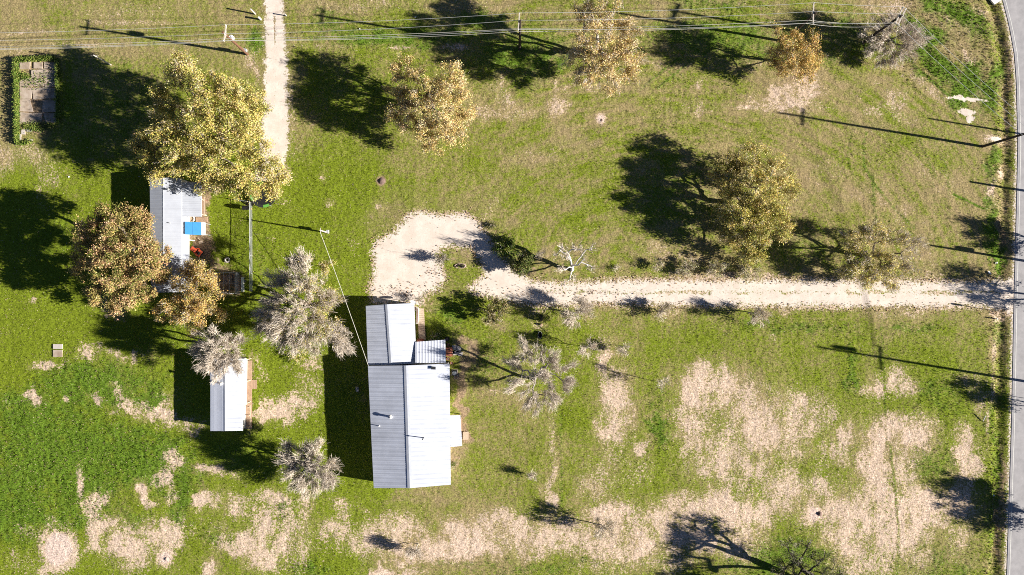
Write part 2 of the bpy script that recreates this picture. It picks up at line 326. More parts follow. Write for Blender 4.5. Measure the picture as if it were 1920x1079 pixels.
BARE = [  # brown soil
 (72, 190, 36, 78, .9, 0),
 (715, 340, 9, 9, 1, 0), (872, 640, 26, 10, .8, .3), (890, 665, 16, 24, .8, 0), (868, 700, 14, 50, .75, 0), (866, 760, 10, 50, .85, 0), (872, 812, 12, 22, .8, 0), (858, 850, 20, 24, .6, 0), (850, 870, 14, 20, .7, 0),
 (393, 370, 12, 42, .85, 0), (388, 430, 10, 30, .9, 0), (378, 460, 20, 34, .9, 0), (425, 525, 32, 24, .9, 0), (400, 495, 30, 12, .7, 0), (205, 580, 36, 14, .55, .3), (190, 570, 20, 14, .5, 0), (470, 380, 14, 6, .7, 0),
 (740, 400, 70, 30, .45, 0), (720, 420, 40, 30, .4, 0), (860, 390, 60, 24, .35, 0), (780, 370, 80, 16, .3, 0), (780, 935, 90, 14, .5, 0), (735, 950, 40, 16, .3, 0), (800, 570, 14, 26, .5, 0), (865, 480, 24, 12, .5, 0), (1490, 140, 34, 24, .6, 0), (1120, 165, 40, 12, .4, 0),
 (1540, 965, 6, 7, .9, 0), (312, 1050, 6, 7, .6, 0), (1127, 225, 3, 3, .9, 0), (1765, 515, 80, 20, .3, 0), (1410, 505, 60, 14, .3, 0), (470, 690, 6, 40, .6, 0), (468, 780, 5, 40, .6, 0), (925, 608, 30, 10, .55, 0), (1000, 505, 14, 14, .6, 0), (1215, 575, 20, 8, .3, 0),
 (1886, 200, 9, 120, .65, 0), (1885, 420, 8, 80, .6, 0), (1888, 700, 8, 120, .5, 0), (1880, 960, 10, 140, .7, 0), (1830, 60, 30, 20, .4, .6), (1890, 120, 10, 60, .7, 0),
]
LUSH = [  # deep green growth
 (120, 860, 150, 90, 1, 0), (60, 790, 100, 60, .9, 0), (180, 720, 110, 50, .85, 0), (250, 860, 110, 60, .9, 0), (330, 900, 70, 40, .7, 0), (100, 950, 130, 50, .75, 0), (30, 920, 70, 100, .9, 0), (250, 980, 40, 20, .5, 0), (535, 960, 12, 24, 1, 0), (420, 1000, 50, 14, .6, 0), (580, 1060, 40, 18, .9, 0), (345, 960, 20, 40, .8, 0), (350, 840, 60, 30, .6, 0), (285, 750, 24, 24, .9, 0),
 (750, 70, 180, 24, .85, 0), (620, 40, 70, 26, .6, 0), (980, 100, 120, 60, .8, 0), (900, 30, 60, 20, .8, 0), (1350, 70, 150, 50, .75, 0), (1340, 5, 90, 16, .7, 0), (1590, 70, 50, 40, .8, 0), (480, 80, 16, 24, 1, 0), (650, 180, 120, 80, .5, 0), (200, 210, 120, 100, .6, 0),
 (1760, 120, 70, 18, 1.5, .7), (1810, 160, 24, 50, 1.5, .4), (1730, 60, 50, 30, 1, .5), (1850, 160, 20, 50, 1.2, .3), (1820, 40, 50, 30, 1.1, .6), (1770, 20, 60, 20, 1.1, .3), (1780, 150, 40, 14, .8, .8), (1720, 130, 30, 10, .8, .8), (1690, 105, 26, 12, .7, .6),
 (1866, 300, 12, 60, .8, 0), (1862, 420, 14, 90, 1, 0), (1864, 470, 12, 70, 1.2, 0), (1845, 195, 20, 14, .9, 0), (1870, 620, 14, 60, .7, 0), (1865, 900, 14, 180, .7, 0), (1250, 250, 110, 110, .25, 0), (1260, 370, 90, 90, .55, 0), (1500, 460, 80, 50, .55, 0),
 (1500, 612, 140, 8, .7, 0), (1700, 615, 60, 10, .7, 0), (1600, 690, 12, 60, .8, 0), (1770, 740, 50, 50, .6, 0), (1750, 870, 50, 36, .6, 0), (1240, 790, 14, 60, .8, 0), (1770, 840, 20, 20, .5, 0), (1480, 600, 60, 8, .4, 0), (1238, 800, 4, 24, 1.3, 0),
 (1460, 1050, 110, 40, .8, 0), (1500, 990, 50, 20, .4, 0), (1760, 1060, 90, 40, .55, 0), (1020, 1060, 160, 10, .6, 0), (860, 1055, 60, 6, .6, 0), (540, 670, 20, 30, .5, 0), (540, 610, 100, 60, .5, 0), (650, 780, 40, 110, .4, 0), (440, 850, 90, 40, .6, 0), (300, 620, 90, 50, .5, 0), (80, 450, 100, 80, .45, 0), (840, 590, 40, 22, .7, 0), (960, 480, 24, 24, .6, 0), (900, 680, 40, 50, .5, 0), (475, 480, 60, 60, .4, 0), (1060, 490, 40, 30, .4, 0),
]
LINES_GREEN = [  # wheel tracks and runnels: polyline, strength
 ([(1600, 245, 2), (1590, 275, 2), (1592, 310, 2), (1605, 340, 2), (1640, 385, 2), (1680, 430, 2)], 0.48),
 ([(1625, 245, 2), (1618, 275, 2.2), (1620, 310, 2.2), (1635, 340, 2), (1672, 385, 2), (1715, 430, 1.5)], 0.66),
 ([(1572, 250, 1.5), (1572, 300, 1.5), (1590, 345, 1.5), (1620, 380, 1.5)], .35),
 ([(1725, 265, 1.8), (1745, 310, 2), (1752, 380, 2), (1750, 420, 1.6), (1757, 470, 1.4)], 0.48),
 ([(1760, 270, 1.8), (1778, 330, 2), (1780, 400, 2), (1786, 460, 1.4)], 0.48),
 ([(1635, 330, 2.5), (1638, 380, 3), (1644, 420, 2.5)], .7),
 ([(1650, 130, 1.2), (1600, 200, 1.2)], .0),
 ([(1200, 170, 1.4), (1245, 130, 1.4), (1285, 100, 1.4)], .8), ([(1235, 165, 1.6), (1275, 130, 1.6), (1300, 112, 1.6)], .8), ([(1215, 105, 1.3), (1260, 140, 1.3), (1290, 165, 1.3)], .6), ([(1235, 108, 1.3), (1275, 140, 1.3), (1300, 165, 1.3)], .5), ([(1120, 180, 1.2), (1200, 168, 1.2)], .5),
 ([(1667, 830, 1.6), (1675, 880, 2), (1681, 950, 2.2), (1685, 1010, 2.2), (1684, 1079, 3)], .6),
 ([(1787, 365, 1.2), (1845, 392, 1.4)], 1.1),
 ([(1663, 840, 1), (1657, 700, 1.4), (1652, 580, 2)], .6),
 ([(1662, 60, 2), (1720, 130, 2.5), (1780, 180, 2.5)], .9),
 ([(1640, 0, 2), (1680, 60, 2), (1760, 130, 2)], .4),
 ([(960, 820, 1.5), (955, 960, 1.5)], .3), ([(1052, 780, 2), (1052, 960, 2)], .55),
 ([(985, 880, 1), (985, 960, 1)], .3), ([(1480, 190, 1), (1400, 205, 1)], .0),
]

def cover(px, py):
    """returns straw, lush, gravel, soil, tall for photo-plane ground pixels"""
    wx = px + (fbm(px / 60, py / 60, 6) - .5) * 40 + (fbm(px / 26, py / 26, 3) - .5) * 34 + (fbm(px / 8, py / 8, 4, 3) - .5) * 14
    wy = py + (fbm(px / 60, py / 60, 16) - .5) * 40 + (fbm(px / 26, py / 26, 13) - .5) * 30 + (fbm(px / 8, py / 8, 14, 3) - .5) * 14
    big = fbm(px / 120, py / 120, 31, 4); mid = fbm(px / 34, py / 34, 41, 4)
    S = np.zeros(px.shape, dtype=np.float32); D = S.copy(); K = S.copy()
    def stamp(A, lst, soft):
        for (cx, cy, rx, ry, s, rot) in lst:
            m = (np.abs(px - cx) < (max(rx, ry) * 1.7 + 40)) & (np.abs(py - cy) < (max(rx, ry) * 1.7 + 40))
            if not m.any(): continue
            x = wx[m] - cx; y = wy[m] - cy; c, sn = math.cos(rot), math.sin(rot)
            if max(rx, ry) < 12 or s > 1.25 or min(rx, ry) < 8: x = px[m] + (wx[m] - px[m]) * .2 - cx; y = py[m] + (wy[m] - py[m]) * .2 - cy
            d = np.sqrt(((x * c + y * sn) / rx) ** 2 + ((-x * sn + y * c) / ry) ** 2)
            v = s * smooth(1 + soft, 1 - soft, d)
            A[m] = np.maximum(A[m], v)
    stamp(S, STRAW, .62); stamp(D, BARE, .6); stamp(K, LUSH, .75)
    halo = np.zeros(px.shape, dtype=np.float32); stamp(halo, [(a, b, c * 1.25 + 6, d_ * 1.25 + 6, min(s_, 1), r_) for a, b, c, d_, s_, r_ in STRAW], .95)
    bare = smooth(1.12, 1.3, S)
    strk = smooth(.30, .66, fbm(px / 13 + .3 * fbm(px / 40, py / 40, 5, 2), py / 34, 46, 4)); clump = smooth(.28, .70, fbm(px / 24, py / 24, 45, 4))
    S = np.where(bare > 0, S, np.minimum(S, 1.0)) * (bare + (1 - bare) * (.44 + .34 * strk + .34 * clump))
    K *= (0.25 + 1.35 * fbm(px / 15, py / 15, 47, 4)) * (1 + .25 * smooth(420, 300, px) * smooth(640, 720, py))
    # general lawn: greener in the west and south, drier in the northern paddock
    g = 0.66 + 0.0 * px
    g -= 0.12 * smooth(840, 1000, px) * smooth(560, 500, py)                  # north-eastern paddock
    g -= 0.16 * smooth(1250, 1500, px) * smooth(560, 480, py) * smooth(180, 260, py)
    g += 0.46 * smooth(760, 620, px) * smooth(250, 360, py)
    g -= 0.22 * smooth(480, 420, px) * smooth(130, 90, py) + 0.25 * smooth(120, 20, px) * smooth(360, 300, py)
    g += 0.12 * smooth(580, 640, py) * smooth(900, 1000, px)
    g += 0.25 * np.exp(-((px - 640) / 90) ** 2 - ((py - 330) / 100) ** 2)
    g -= 0.25 * np.exp(-((px - 640) / 140) ** 2 - ((py - 20) / 30) ** 2)
    g += 0.15 * np.exp(-((px - 880) / 90) ** 2 - ((py - 300) / 60) ** 2)
    g -= 0.42 * halo * (0.35 + 1.1 * fbm(px / 17, py / 30, 48, 3)); D = np.maximum(D, .30 * halo * smooth(.42, .68, fbm(px / 20, py / 26, 49, 3)))
    pad = smooth(840, 1000, px) * smooth(545, 500, py)
    sweep = fbm(np.hypot(px - 1250, (py - 560) * 1.3) / 9, np.arctan2(py - 560, px - 1250) * 9, 33, 3)
    D = np.maximum(D, pad * .45 * smooth(.48, .72, fbm(px / 46, py / 30, 35, 4))); g += pad * (sweep - .5) * .95 + (1 - pad) * (fbm(px / 4.5, py / 160, 37, 2) - .5) * .22
    g += (big - .5) * 0.75 + (mid - .5) * 0.55
    for pts, s in LINES_GREEN:
        if s <= 0: continue
        d, w = pline(px + (fbm(px / 14, py / 14, 77, 2) - .5) * 5, py, pts)
        v = 1.0 * s * smooth(2.2, .3, d / (w + .6)) * (0.6 + .7 * mid); K = np.maximum(K, v); S = S * (1 - .8 * np.clip(v, 0, 1))
    # gravel
    jx = px + (fbm(px / 7, py / 7, 51, 3) - .5) * 13; jy = py + (fbm(px / 7, py / 7, 52, 3) - .5) * 13
    sd = poly_sd(jx, jy, DRIVE); V = smooth(-13, 9, sd)
    sd0 = poly_sd(px, py, DRIVE)
    d, w = pline(jx, jy, TRACK); V = np.maximum(V, smooth(9, -7, d - w))
    sdt = w - d
    # grassy crown along the two-track
    med = smooth(4.5, 0, np.abs(jy - (549 - 3 * smooth(1100, 1000, px)))) * smooth(1000, 1040, px) * smooth(1890, 1860, px) * (0.35 + 0.9 * smooth(.42, .62, fbm(px / 40, py / 20, 61, 3)))
    V = V * (1 - .75 * np.clip(med, 0, 1)) * (1 - .16 * smooth(.45, .7, fbm(px / 60, py / 5, 62, 3)) * smooth(980, 1040, px)); S = np.maximum(S, .75 * np.clip(med, 0, 1))
    med2 = smooth(3.5, 0, np.abs(px - 514 - (py / 60))) * smooth(20, 34, py) * smooth(110, 60, py)
    D = np.maximum(D, .9 * med2); V *= 1 - .75 * med2
    for (cx, cy, rx, ry) in ((1812, 183, 40, 4), (1808, 209, 20, 6), (1818, 221, 9, 9), (1868, 262, 12, 5)):
        dd = np.sqrt(((wx * .4 + px * .6 - cx) / rx) ** 2 + ((wy * .4 + py * .6 - cy) / ry) ** 2); V = np.maximum(V, .9 * smooth(1.3, .7, dd))
    ed = road_edge(py) - px; V = np.maximum(V, .62 * smooth(11, 2, ed) * (ed > -30))
    # leaf litter fringe of the gravel
    fr = smooth(-18, -2, sd0) * smooth(9, -1, sd0)
    S = np.maximum(S, .62 * fr * (0.5 + mid)); D = np.maximum(D, .35 * fr)
    fr2 = smooth(-14, -2, sdt) * smooth(8, -1, sdt); D = np.maximum(D, .45 * fr2)
    return S, g, V, D, K

def terrain(px, py, K, V):
    e = road_edge(py)
    fill = smooth(512, 528, py) * smooth(596, 582, py)
    dz = -0.27 * np.exp(-((px - (e - 23)) / 10.0) ** 2) * (1 - fill)
    dz = dz * smooth(-300, -100, py) * smooth(1500, 1250, py)
    n = (fbm(px / 5.5, py / 5.5, 91, 3) - .5) * (0.10 + 0.09 * np.clip(K, 0, 1)) + (fbm(px / 60, py / 60, 95, 2) - .5) * 0.12
    n = n * (1 - .85 * np.clip(V, 0, 1))
    und = smooth(e - 16, e - 6, px)
    return dz + n * (1 - und) - 0.02 * und

inner_x = np.arange(-40, 1962, 2.4); inner_y = np.arange(-40, 1122, 2.4)
outer = np.array([30, 80, 160, 300, 600, 1200, 2500, 5000, 10000, 20000, 36000], dtype=float)
gx = np.concatenate([(inner_x[0] - outer)[::-1], inner_x, inner_x[-1] + outer])
gy = np.concatenate([(inner_y[0] - outer)[::-1], inner_y, inner_y[-1] + outer])
PX, PY = np.meshgrid(gx, gy)
S_, G_, V_, D_, K_ = cover(PX, PY)
Z_ = terrain(PX, PY, K_, V_)
far = (PX < -60) | (PX > 2000) | (PY < -60) | (PY > 1140)
Z_ = np.where(far & (np.abs(PX - 960) > 1400), -0.05, Z_)
verts = np.stack([(PX - 960) / PXM, (539.5 - PY) / PXM, Z_], -1).reshape(-1, 3)
nx, ny = len(gx), len(gy)
idx = np.arange(nx * ny).reshape(ny, nx)
quads = np.stack([idx[:-1, :-1], idx[1:, :-1], idx[1:, 1:], idx[:-1, 1:]], -1).reshape(-1, 4)
cov1 = np.stack([S_, G_, V_], -1).reshape(-1, 3); cov2 = np.stack([D_, K_, K_ * 0], -1).reshape(-1, 3)

def ground_material():
    m = bpy.data.materials.new('meadow_ground'); m.use_nodes = True
    n, l = m.node_tree.nodes, m.node_tree.links
    b = n['Principled BSDF']; b.inputs['Roughness'].default_value = 0.95; b.inputs['Specular IOR Level'].default_value = 0.1
    tc = n.new('ShaderNodeTexCoord')
    def noise(scale, detail=5, rough=.65, stretch=None):
        nz = n.new('ShaderNodeTexNoise'); nz.inputs['Scale'].default_value = scale; nz.inputs['Detail'].default_value = detail; nz.inputs['Roughness'].default_value = rough
        l.new(tc.outputs['Object'], nz.inputs['Vector']); return nz.outputs['Fac']
    def mrange(x, a, b_, c=0., d=1., sm=True):
        r = n.new('ShaderNodeMapRange'); r.interpolation_type = 'SMOOTHSTEP' if sm else 'LINEAR'
        for i, v in enumerate((a, b_, c, d)): r.inputs[i + 1].default_value = v
        l.new(x, r.inputs[0]); return r.outputs[0]
    def math_(op, a, b_):
        k = n.new('ShaderNodeMath'); k.operation = op
        for i, v in enumerate((a, b_)):
            if isinstance(v, (int, float)): k.inputs[i].default_value = v
            else: l.new(v, k.inputs[i])
        return k.outputs[0]
    def mix(f, a, b_, mode='MIX'):
        x = n.new('ShaderNodeMix'); x.data_type = 'RGBA'; x.blend_type = mode
        if isinstance(f, (int, float)): x.inputs[0].default_value = f
        else: l.new(f, x.inputs[0])
        for i, v in ((6, a), (7, b_)):
            if isinstance(v, tuple): x.inputs[i].default_value = (*v, 1)
            else: l.new(v, x.inputs[i])
        return x.outputs[2]
    def sep(name):
        a = n.new('ShaderNodeAttribute'); a.attribute_name = name
        s = n.new('ShaderNodeSeparateColor'); l.new(a.outputs['Color'], s.inputs[0]); return s.outputs
    c1 = sep('cover_a'); c2 = sep('cover_b')
    S, G, V = c1[0], c1[1], c1[2]; D, K = c2[0], c2[1]
    fine = noise(4.2, 2, .7); speck = noise(2.4, 5, .75); patch = noise(.6, 4); micro = noise(4.6, 2, .8)
    fn = mrange(fine, .32, .68, -.5, .5, False); sp = mrange(speck, .32, .68, -.5, .5, False); pt = mrange(patch, .3, .7, -.5, .5, False)
    lush = mrange(math_('ADD', G, math_('ADD', math_('MULTIPLY', sp, .75), math_('MULTIPLY', pt, .35))), 0.02, 1.0)
    base = mix(lush, (0.268, 0.214, 0.104), (0.146, 0.192, 0.013))
    kk = mrange(math_('ADD', K, math_('MULTIPLY', sp, .55)), .25, 1.0)
    base = mix(kk, base, (0.098, 0.168, 0.016))
    dm = mrange(math_('ADD', D, math_('MULTIPLY', sp, .7)), .25, .85)
    base = mix(dm, base, (0.290, 0.210, 0.135))
    sm = mrange(math_('ADD', S, math_('ADD', math_('MULTIPLY', fn, .80), math_('MULTIPLY', sp, .75))), .36, .78)
    straw = mix(mrange(fn, -.5, .5), (0.66, 0.525, 0.425), (0.42, 0.315, 0.225))
    straw = mix(mrange(S, 1.0, 1.35), straw, (0.56, 0.445, 0.38))
    base = mix(sm, base, straw)
    vm = mrange(math_('ADD', V, math_('ADD', math_('MULTIPLY', fn, .75), math_('MULTIPLY', sp, .45))), .36, .72)
    grav = mix(mrange(pt, -.4, .4), (0.675, 0.600, 0.535), (0.60, 0.520, 0.450))
    grav = mix(mrange(sp, .3, .8), grav, (0.54, 0.46, 0.395))
    base = mix(vm, base, grav)
    br = mrange(micro, .34, .66, .60, 1.40, False)
    notv = math_('MULTIPLY', math_('SUBTRACT', 1.0, math_('MULTIPLY', vm, .88)), 1.0)
    base = mix(notv, base, math_('MULTIPLY', br, 1.0), 'MULTIPLY')
    l.new(base, b.inputs['Base Color'])
    bp = n.new('ShaderNodeBump'); bp.inputs['Distance'].default_value = .12
    l.new(math_('MULTIPLY', notv, .55), bp.inputs['Strength'])
    l.new(math_('ADD', math_('MULTIPLY', fine, .6), math_('MULTIPLY', speck, .7)), bp.inputs['Height']); l.new(bp.outputs[0], b.inputs['Normal'])
    return m
GROUND_MAT = ground_material()
gme = mesh_np('ground', verts, quads, smooth=True, colors={'cover_a': cov1, 'cover_b': cov2})
ground = link_mesh('ground', gme, GROUND_MAT); tag(ground, kind='structure', label='meadow of green grass, dead straw patches and pale gravel tracks', cat='ground')

# ------------------------------------------------------------------ road
ys = np.concatenate([[-6000, -2500, -1000, -400], np.arange(-300, 1400, 20), [1500, 2500, 6000]]).astype(float)
ROADW = 92.0
def strip(name, off0, off1, z, material, cross=None, parent=None):
    b = MB(); ring = []
    offs = [off0, off1] if cross is None else [o for o, _ in cross]
    zs = [z] * len(offs) if cross is None else [zz for _, zz in cross]
    for y in ys:
        e = float(road_edge(y)) if -400 <= y <= 1500 else (1700 + (y + 400) * .35 if y < -400 else 1872)
        ring.append([((e + o - 960) / PXM, (539.5 - y) / PXM, zz) for o, zz in zip(offs, zs)])
    k = len(offs); vs = [v for r in ring for v in r]; fs = []
    for i in range(len(ring) - 1):
        for j in range(k - 1):
            a = i * k + j; fs.append((a, a + k, a + k + 1, a + 1))
    b.add(vs, fs); return b.build(name, material, parent)
road = strip('paved_road', 0, 0, 0, 'asphalt', cross=[(-2, -.08), (0, .02), (46, .07), (92, .02), (94, -.08)])
tag(road, kind='structure', label='worn grey asphalt road along the roadside ditch', cat='road')
tag(strip('edge_line', 4.0, 5.5, .0316, 'paint', parent=road)); tag(strip('edge_line', 86.5, 88, .0316, 'paint', parent=road))
strip('centre_line', 43.2, 44.8, .076, 'paint_y', parent=road); strip('centre_line', 47.2, 48.8, .076, 'paint_y', parent=road)

# ------------------------------------------------------------------ roofs and buildings
def lerp(a, b, t): return a + (b - a) * t

def roof_panels(parent, E0, E1, R0, R1, n, material, ribs=3, rib_h=0.04, name='roof_panel', lift=0.025):
    nrm = (E1 - E0).cross(R0 - E0).normalized()
    if nrm.z < 0: nrm = -nrm
    for i in range(n):
        t0, t1 = i / n, (i + 1) / n; ts = [(t0, 0.0)]
        for r in range(ribs):
            c = t0 + (t1 - t0) * (r + .5) / ribs; w = (t1 - t0) / ribs
            ts += [(c - .20 * w, 0), (c - .10 * w, rib_h), (c + .10 * w, rib_h), (c + .20 * w, 0)]
        ts.append((t1 - (t1 - t0) * .004, 0)); off = lift + (.004 if i % 2 else 0)
        b = MB(); vs = []
        for t, h in ts:
            vs.append(lerp(E0, E1, t) + nrm * (h + off)); vs.append(lerp(R0, R1, t) + nrm * (h + off))
        fs = [(2 * k, 2 * k + 1, 2 * k + 3, 2 * k + 2) for k in range(len(ts) - 1)]
        b.add(vs, fs); b.build(name, material, parent)

def slab(b, P, th):
    """thick slab hanging th below the quad P"""
    low = [p - Vector((0, 0, th)) for p in P]
    return b.add(list(P) + low, [(0, 1, 2, 3), (7, 6, 5, 4), (0, 4, 5, 1), (1, 5, 6, 2), (2, 6, 7, 3), (3, 7, 4, 0)])

def gable(parent, ELt, ELb, Rt, Rb, ERt, ERb, n, mw, me_, wallmat, ribs=3, inset=.35, ins_end=.12, rib_h=.04, cap=.32, cut_r=None):
    b = MB(); slab(b, [ELt, ELb, Rb, Rt], .10); b.build('roof_deck', 'trim', parent)
    b = MB(); slab(b, [ERt, Rt, Rb, ERb], .10); b.build('roof_deck', 'trim', parent)
    roof_panels(parent, ELt, ELb, Rt, Rb, n, mw, ribs, rib_h)
    roof_panels(parent, ERt, ERb, Rt, Rb, n, me_, ribs, rib_h)
    b = MB()                                                       # ridge cap, folded over both slopes
    for E_t, E_b, up in ((ELt, ELb, .075), (ERt, ERb, .078)):
        d0 = (E_t - Rt).normalized() * cap; d1 = (E_b - Rb).normalized() * cap; u = Vector((0, 0, up))
        b.add([Rt + u, Rb + u, Rb + d1 + u, Rt + d0 + u], [(0, 1, 2, 3)])
    b.build('ridge_cap', 'ridge', parent)
    # walls: closed pentagon prism inset under the eaves
    cl = lambda p, q, d: p + (q - p).normalized() * d
    def ins(p_out, p_in, e_from, e_to):
        v = cl(p_out, Vector((p_in.x, p_in.y, p_out.z)), inset); return v + (e_to - e_from).normalized() * ins_end
    a = ins(ELt, Rt, ELt, ELb); c = ins(ERt, Rt, ERt, ERb); d = ins(ELb, Rb, ELb, ELt); e = ins(ERb, Rb, ERb, ERt)
    def zroof(E, Rr): return E.z + (Rr.z - E.z) * inset / max((Vector((Rr.x, Rr.y, 0)) - Vector((E.x, E.y, 0))).length, .1) - .12
    zl, zr = zroof(ELt, Rt), zroof(ERt, Rt)
    rt = Rt + (Rb - Rt).normalized() * ins_end; rb = Rb + (Rt - Rb).normalized() * ins_end
    pts = []
    for (p, q, m_) in ((a, c, rt), (d, e, rb)):
        pts.append([Vector((p.x, p.y, -.15)), Vector((p.x, p.y, zl)), Vector((m_.x, m_.y, m_.z - .13)), Vector((q.x, q.y, zr)), Vector((q.x, q.y, -.15))])
    b = MB(); vs = pts[0] + pts[1]
    b.add(vs, [(0, 1, 2, 3, 4), (9, 8, 7, 6, 5), (0, 5, 6, 1), (4, 3, 8, 9)]); b.build('wall', wallmat, parent)
    return a, c, d, e

def opening(parent, p, d_along, nrm, w, h, z, name='window', door=False):
    """window or door as a frame standing proud of the wall, with pane and handle as sub-parts"""
    Zv = Vector((0, 0, 1)); c = Vector((p.x, p.y, z)) + nrm * .02
    b = MB(); t = .08
    for s in (-1, 1):
        b.box(c + d_along * (s * (w / 2 - t / 2)), (t, .07, h), ax=(d_along, nrm, Zv))
        b.box(c + Zv * (s * (h / 2 - t / 2)), (w - 2 * t, .07, t), ax=(d_along, nrm, Zv))
    f = b.build(name, 'trim', parent)
    pb = MB().box(c, (w - 2 * t, .03, h - 2 * t), ax=(d_along, nrm, Zv)); pb.build('leaf' if door else 'pane', 'wood_red' if door else 'glass', f)
    if door: MB().lathe(c + d_along * (w * .32) + nrm * .05, [(.0, -.03), (.035, -.02), (.035, .02), (0, .03)], 8).build('handle', 'steel', f)

def vent_pipe(parent, p, h, r, material='trim', cap=True, dark=False):
    b = MB(); base = Vector(p)
    b.lathe(base, [(r * 1.9, -.1), (r * 1.7, .03), (r, .05), (r, h)], 10)
    o = b.build('vent_pipe', material, parent, smooth=False)
    if cap: MB().lathe(base + Vector((0, 0, h + .03)), [(r * 1.6, 0), (r * 1.6, .05), (.01, .14)], 10).build('cap', material, o)

# main house -----------------------------------------------------------------
house = empty('farm_house', W(770, 745), 'long white metal-roofed farmhouse with a lower front wing, end of the gravel drive', 'house')
EL, RZ, ER = 2.75, 3.72, 2.75
mt = (W(690, 686.5, EL), W(701, 915.5, EL), W(761.5, 685.8, RZ), W(768.5, 915.6, RZ), W(842.8, 682.3, ER), W(845, 909, ER))
a, c, d, e = gable(house, *mt, 19, 'roof_white', 'roof_white', 'wall', ins_end=.06, rib_h=.009)
ea = (e - c).normalized(); en = Vector((ea.y, -ea.x, 0)); en = en if en.x > 0 else -en
for t, w, h, z, dr in ((.12, 1.0, 1.2, 1.55, 0), (.3, .95, 2.0, 1.02, 1), (.80, 1.2, 1.2, 1.55, 0), (.93, 1.0, 1.2, 1.55, 0)):
    opening(house, lerp(c, e, t), ea, en, w, h, z, 'door' if dr else 'window', bool(dr))
wt = (W(686, 574, 2.35), W(690, 685, 2.35), W(726, 571, 2.92), W(734, 684.5, 2.92), W(776.5, 568.8, 2.3), W(780.5, 682, 2.3))
a2, c2, d2, e2 = gable(house, *wt, 9, 'roof_white', 'roof_white', 'wall', cap=.28, rib_h=.009)
ea = (e2 - c2).normalized(); en = Vector((ea.y, -ea.x, 0)); en = en if en.x > 0 else -en
for t, w, h, z, dr in ((.15, 1.0, 1.0, 1.45, 0), (.42, .9, 1.95, .99, 1)):
    opening(house, lerp(c2, e2, t), ea, en, w, h, z, 'door' if dr else 'window', bool(dr))
# porch roof: nearly flat, ribs running north-south
P = [W(779, 641.5, 2.42), W(835, 637.5, 2.42), W(836, 680.5, 2.72), W(779, 681.5, 2.72)]
slab(MB(), P, .08).build('porch_deck', 'trim', house) if False else None
b = MB(); slab(b, P, .08); b.build('porch_soffit', 'trim', house)
roof_panels(house, P[0], P[1], P[3], P[2], 5, 'roof_grey', ribs=2, rib_h=.014, name='porch_panel')
for q in (P[0], P[1], lerp(P[1], P[2], .55)):
    cpt = W(808, 660, 0); v = Vector((q.x, q.y, 0)); v = v + (Vector((cpt.x, cpt.y, 0)) - v).normalized() * .3
    MB().bar(v + Vector((0, 0, -.1)), v + Vector((0, 0, 2.36)), .12).build('porch_post', 'wood', house)
# east lean-to
P = [W(843.5, 779.5, 2.70), W(844.5, 838.5, 2.70), W(866.5, 836.5, 2.32), W(863, 779, 2.32)]
b = MB(); slab(b, P, .08); b.build('lean_to_soffit', 'trim', house)
roof_panels(house, P[3], P[2], P[0], P[1], 4, 'roof_white', name='lean_to_panel')
for q in (P[2], P[3]):
    v = Vector((q.x - .2, q.y, 0)); v.y += .2 if q is P[2] else -.2
    MB().bar(v + Vector((0, 0, -.1)), v + Vector((0, 0, 2.24)), .11).build('porch_post', 'wood', house)
p = W(855, 809); MB().box((p.x, p.y, .2), (1.5, 4.0, .36), rz=-.03).build('porch_floor', 'wood', house)
for i in range(3):
    q = W(870 + i * 3.4, 817); MB().box((q.x, q.y, .3 - i * .11), (.27, 1.1, .07), rz=-.03).build('step', 'wood_pale', house)
def on_slope(px, py, E, Rr, zE, zR):
    t = 0.5
    for _ in range(8):
        z = zE + (zR - zE) * t; q = W(px, py, z); t = max(0, min(1, (q.x - E) / (Rr - E)))
    return W(px, py, zE + (zR - zE) * t + .02)
elx, rx_, erx = mt[0].x * .5 + mt[1].x * .5, (mt[2].x + mt[3].x) / 2, (mt[4].x + mt[5].x) / 2
vent_pipe(house, on_slope(733, 782, elx, rx_, EL, RZ), .42, .15)
vent_pipe(house, on_slope(711, 799, elx, rx_, EL, RZ), .34, .06, cap=False)
vent_pipe(house, on_slope(794, 821, erx, rx_, ER, RZ), 1.15, .06, 'darkmetal')
q = on_slope(813, 690, erx, rx_, ER, RZ); b = MB(); b.box(q + Vector((0, 0, .12)), (.5, .28, .3), rz=-.06); b.box(q + Vector((0, 0, .30)), (.62, .4, .06), rz=-.06); b.build('roof_vent', 'darkmetal', house)

# wooden walkway by the front wing: planks one by one
walk = empty('board_walkway', W(789, 608), 'tan board walkway along the front wing of the farmhouse', 'walkway')
for s in (784.0, 794.5):
    MB().bar(W(s - 1, 579, .10), W(s + 2.5, 636, .10), .09, .2).build('joist', 'wood', walk)
nb = 17
for i in range(nb):
    y = 580 + i * (635 - 580) / (nb - 1); x = 789 + (y - 580) / 55 * 3
    p = W(x, y); MB().box((p.x, p.y, .225), (.92, .225, .045), rz=-.06).build('plank', 'wood_pale', walk)
box_pl = empty('planter_box', W(779.5, 592), 'narrow pale planter trough against the front wing wall', 'planter')
q = W(781, 592, .3); MB().box((q.x + .12, q.y, .25), (.3, 2.2, .5), rz=-.04).build('trough', 'trim', box_pl); MB().box((q.x + .12, q.y, .5), (.22, 2.0, .06), rz=-.04).build('soil', 'earth', box_pl)
stp = empty('brick_steps', W(842, 660), 'red brick steps beside the ribbed porch roof', 'steps')
for i, (w, z) in enumerate(((1.0, .1), (.7, .25))):
    q = W(842 - i * 2, 660); MB().box((q.x, q.y, z - .03), (w, 1.25 - .1 * i, .16), rz=-.05).build('tread', 'brick', stp)
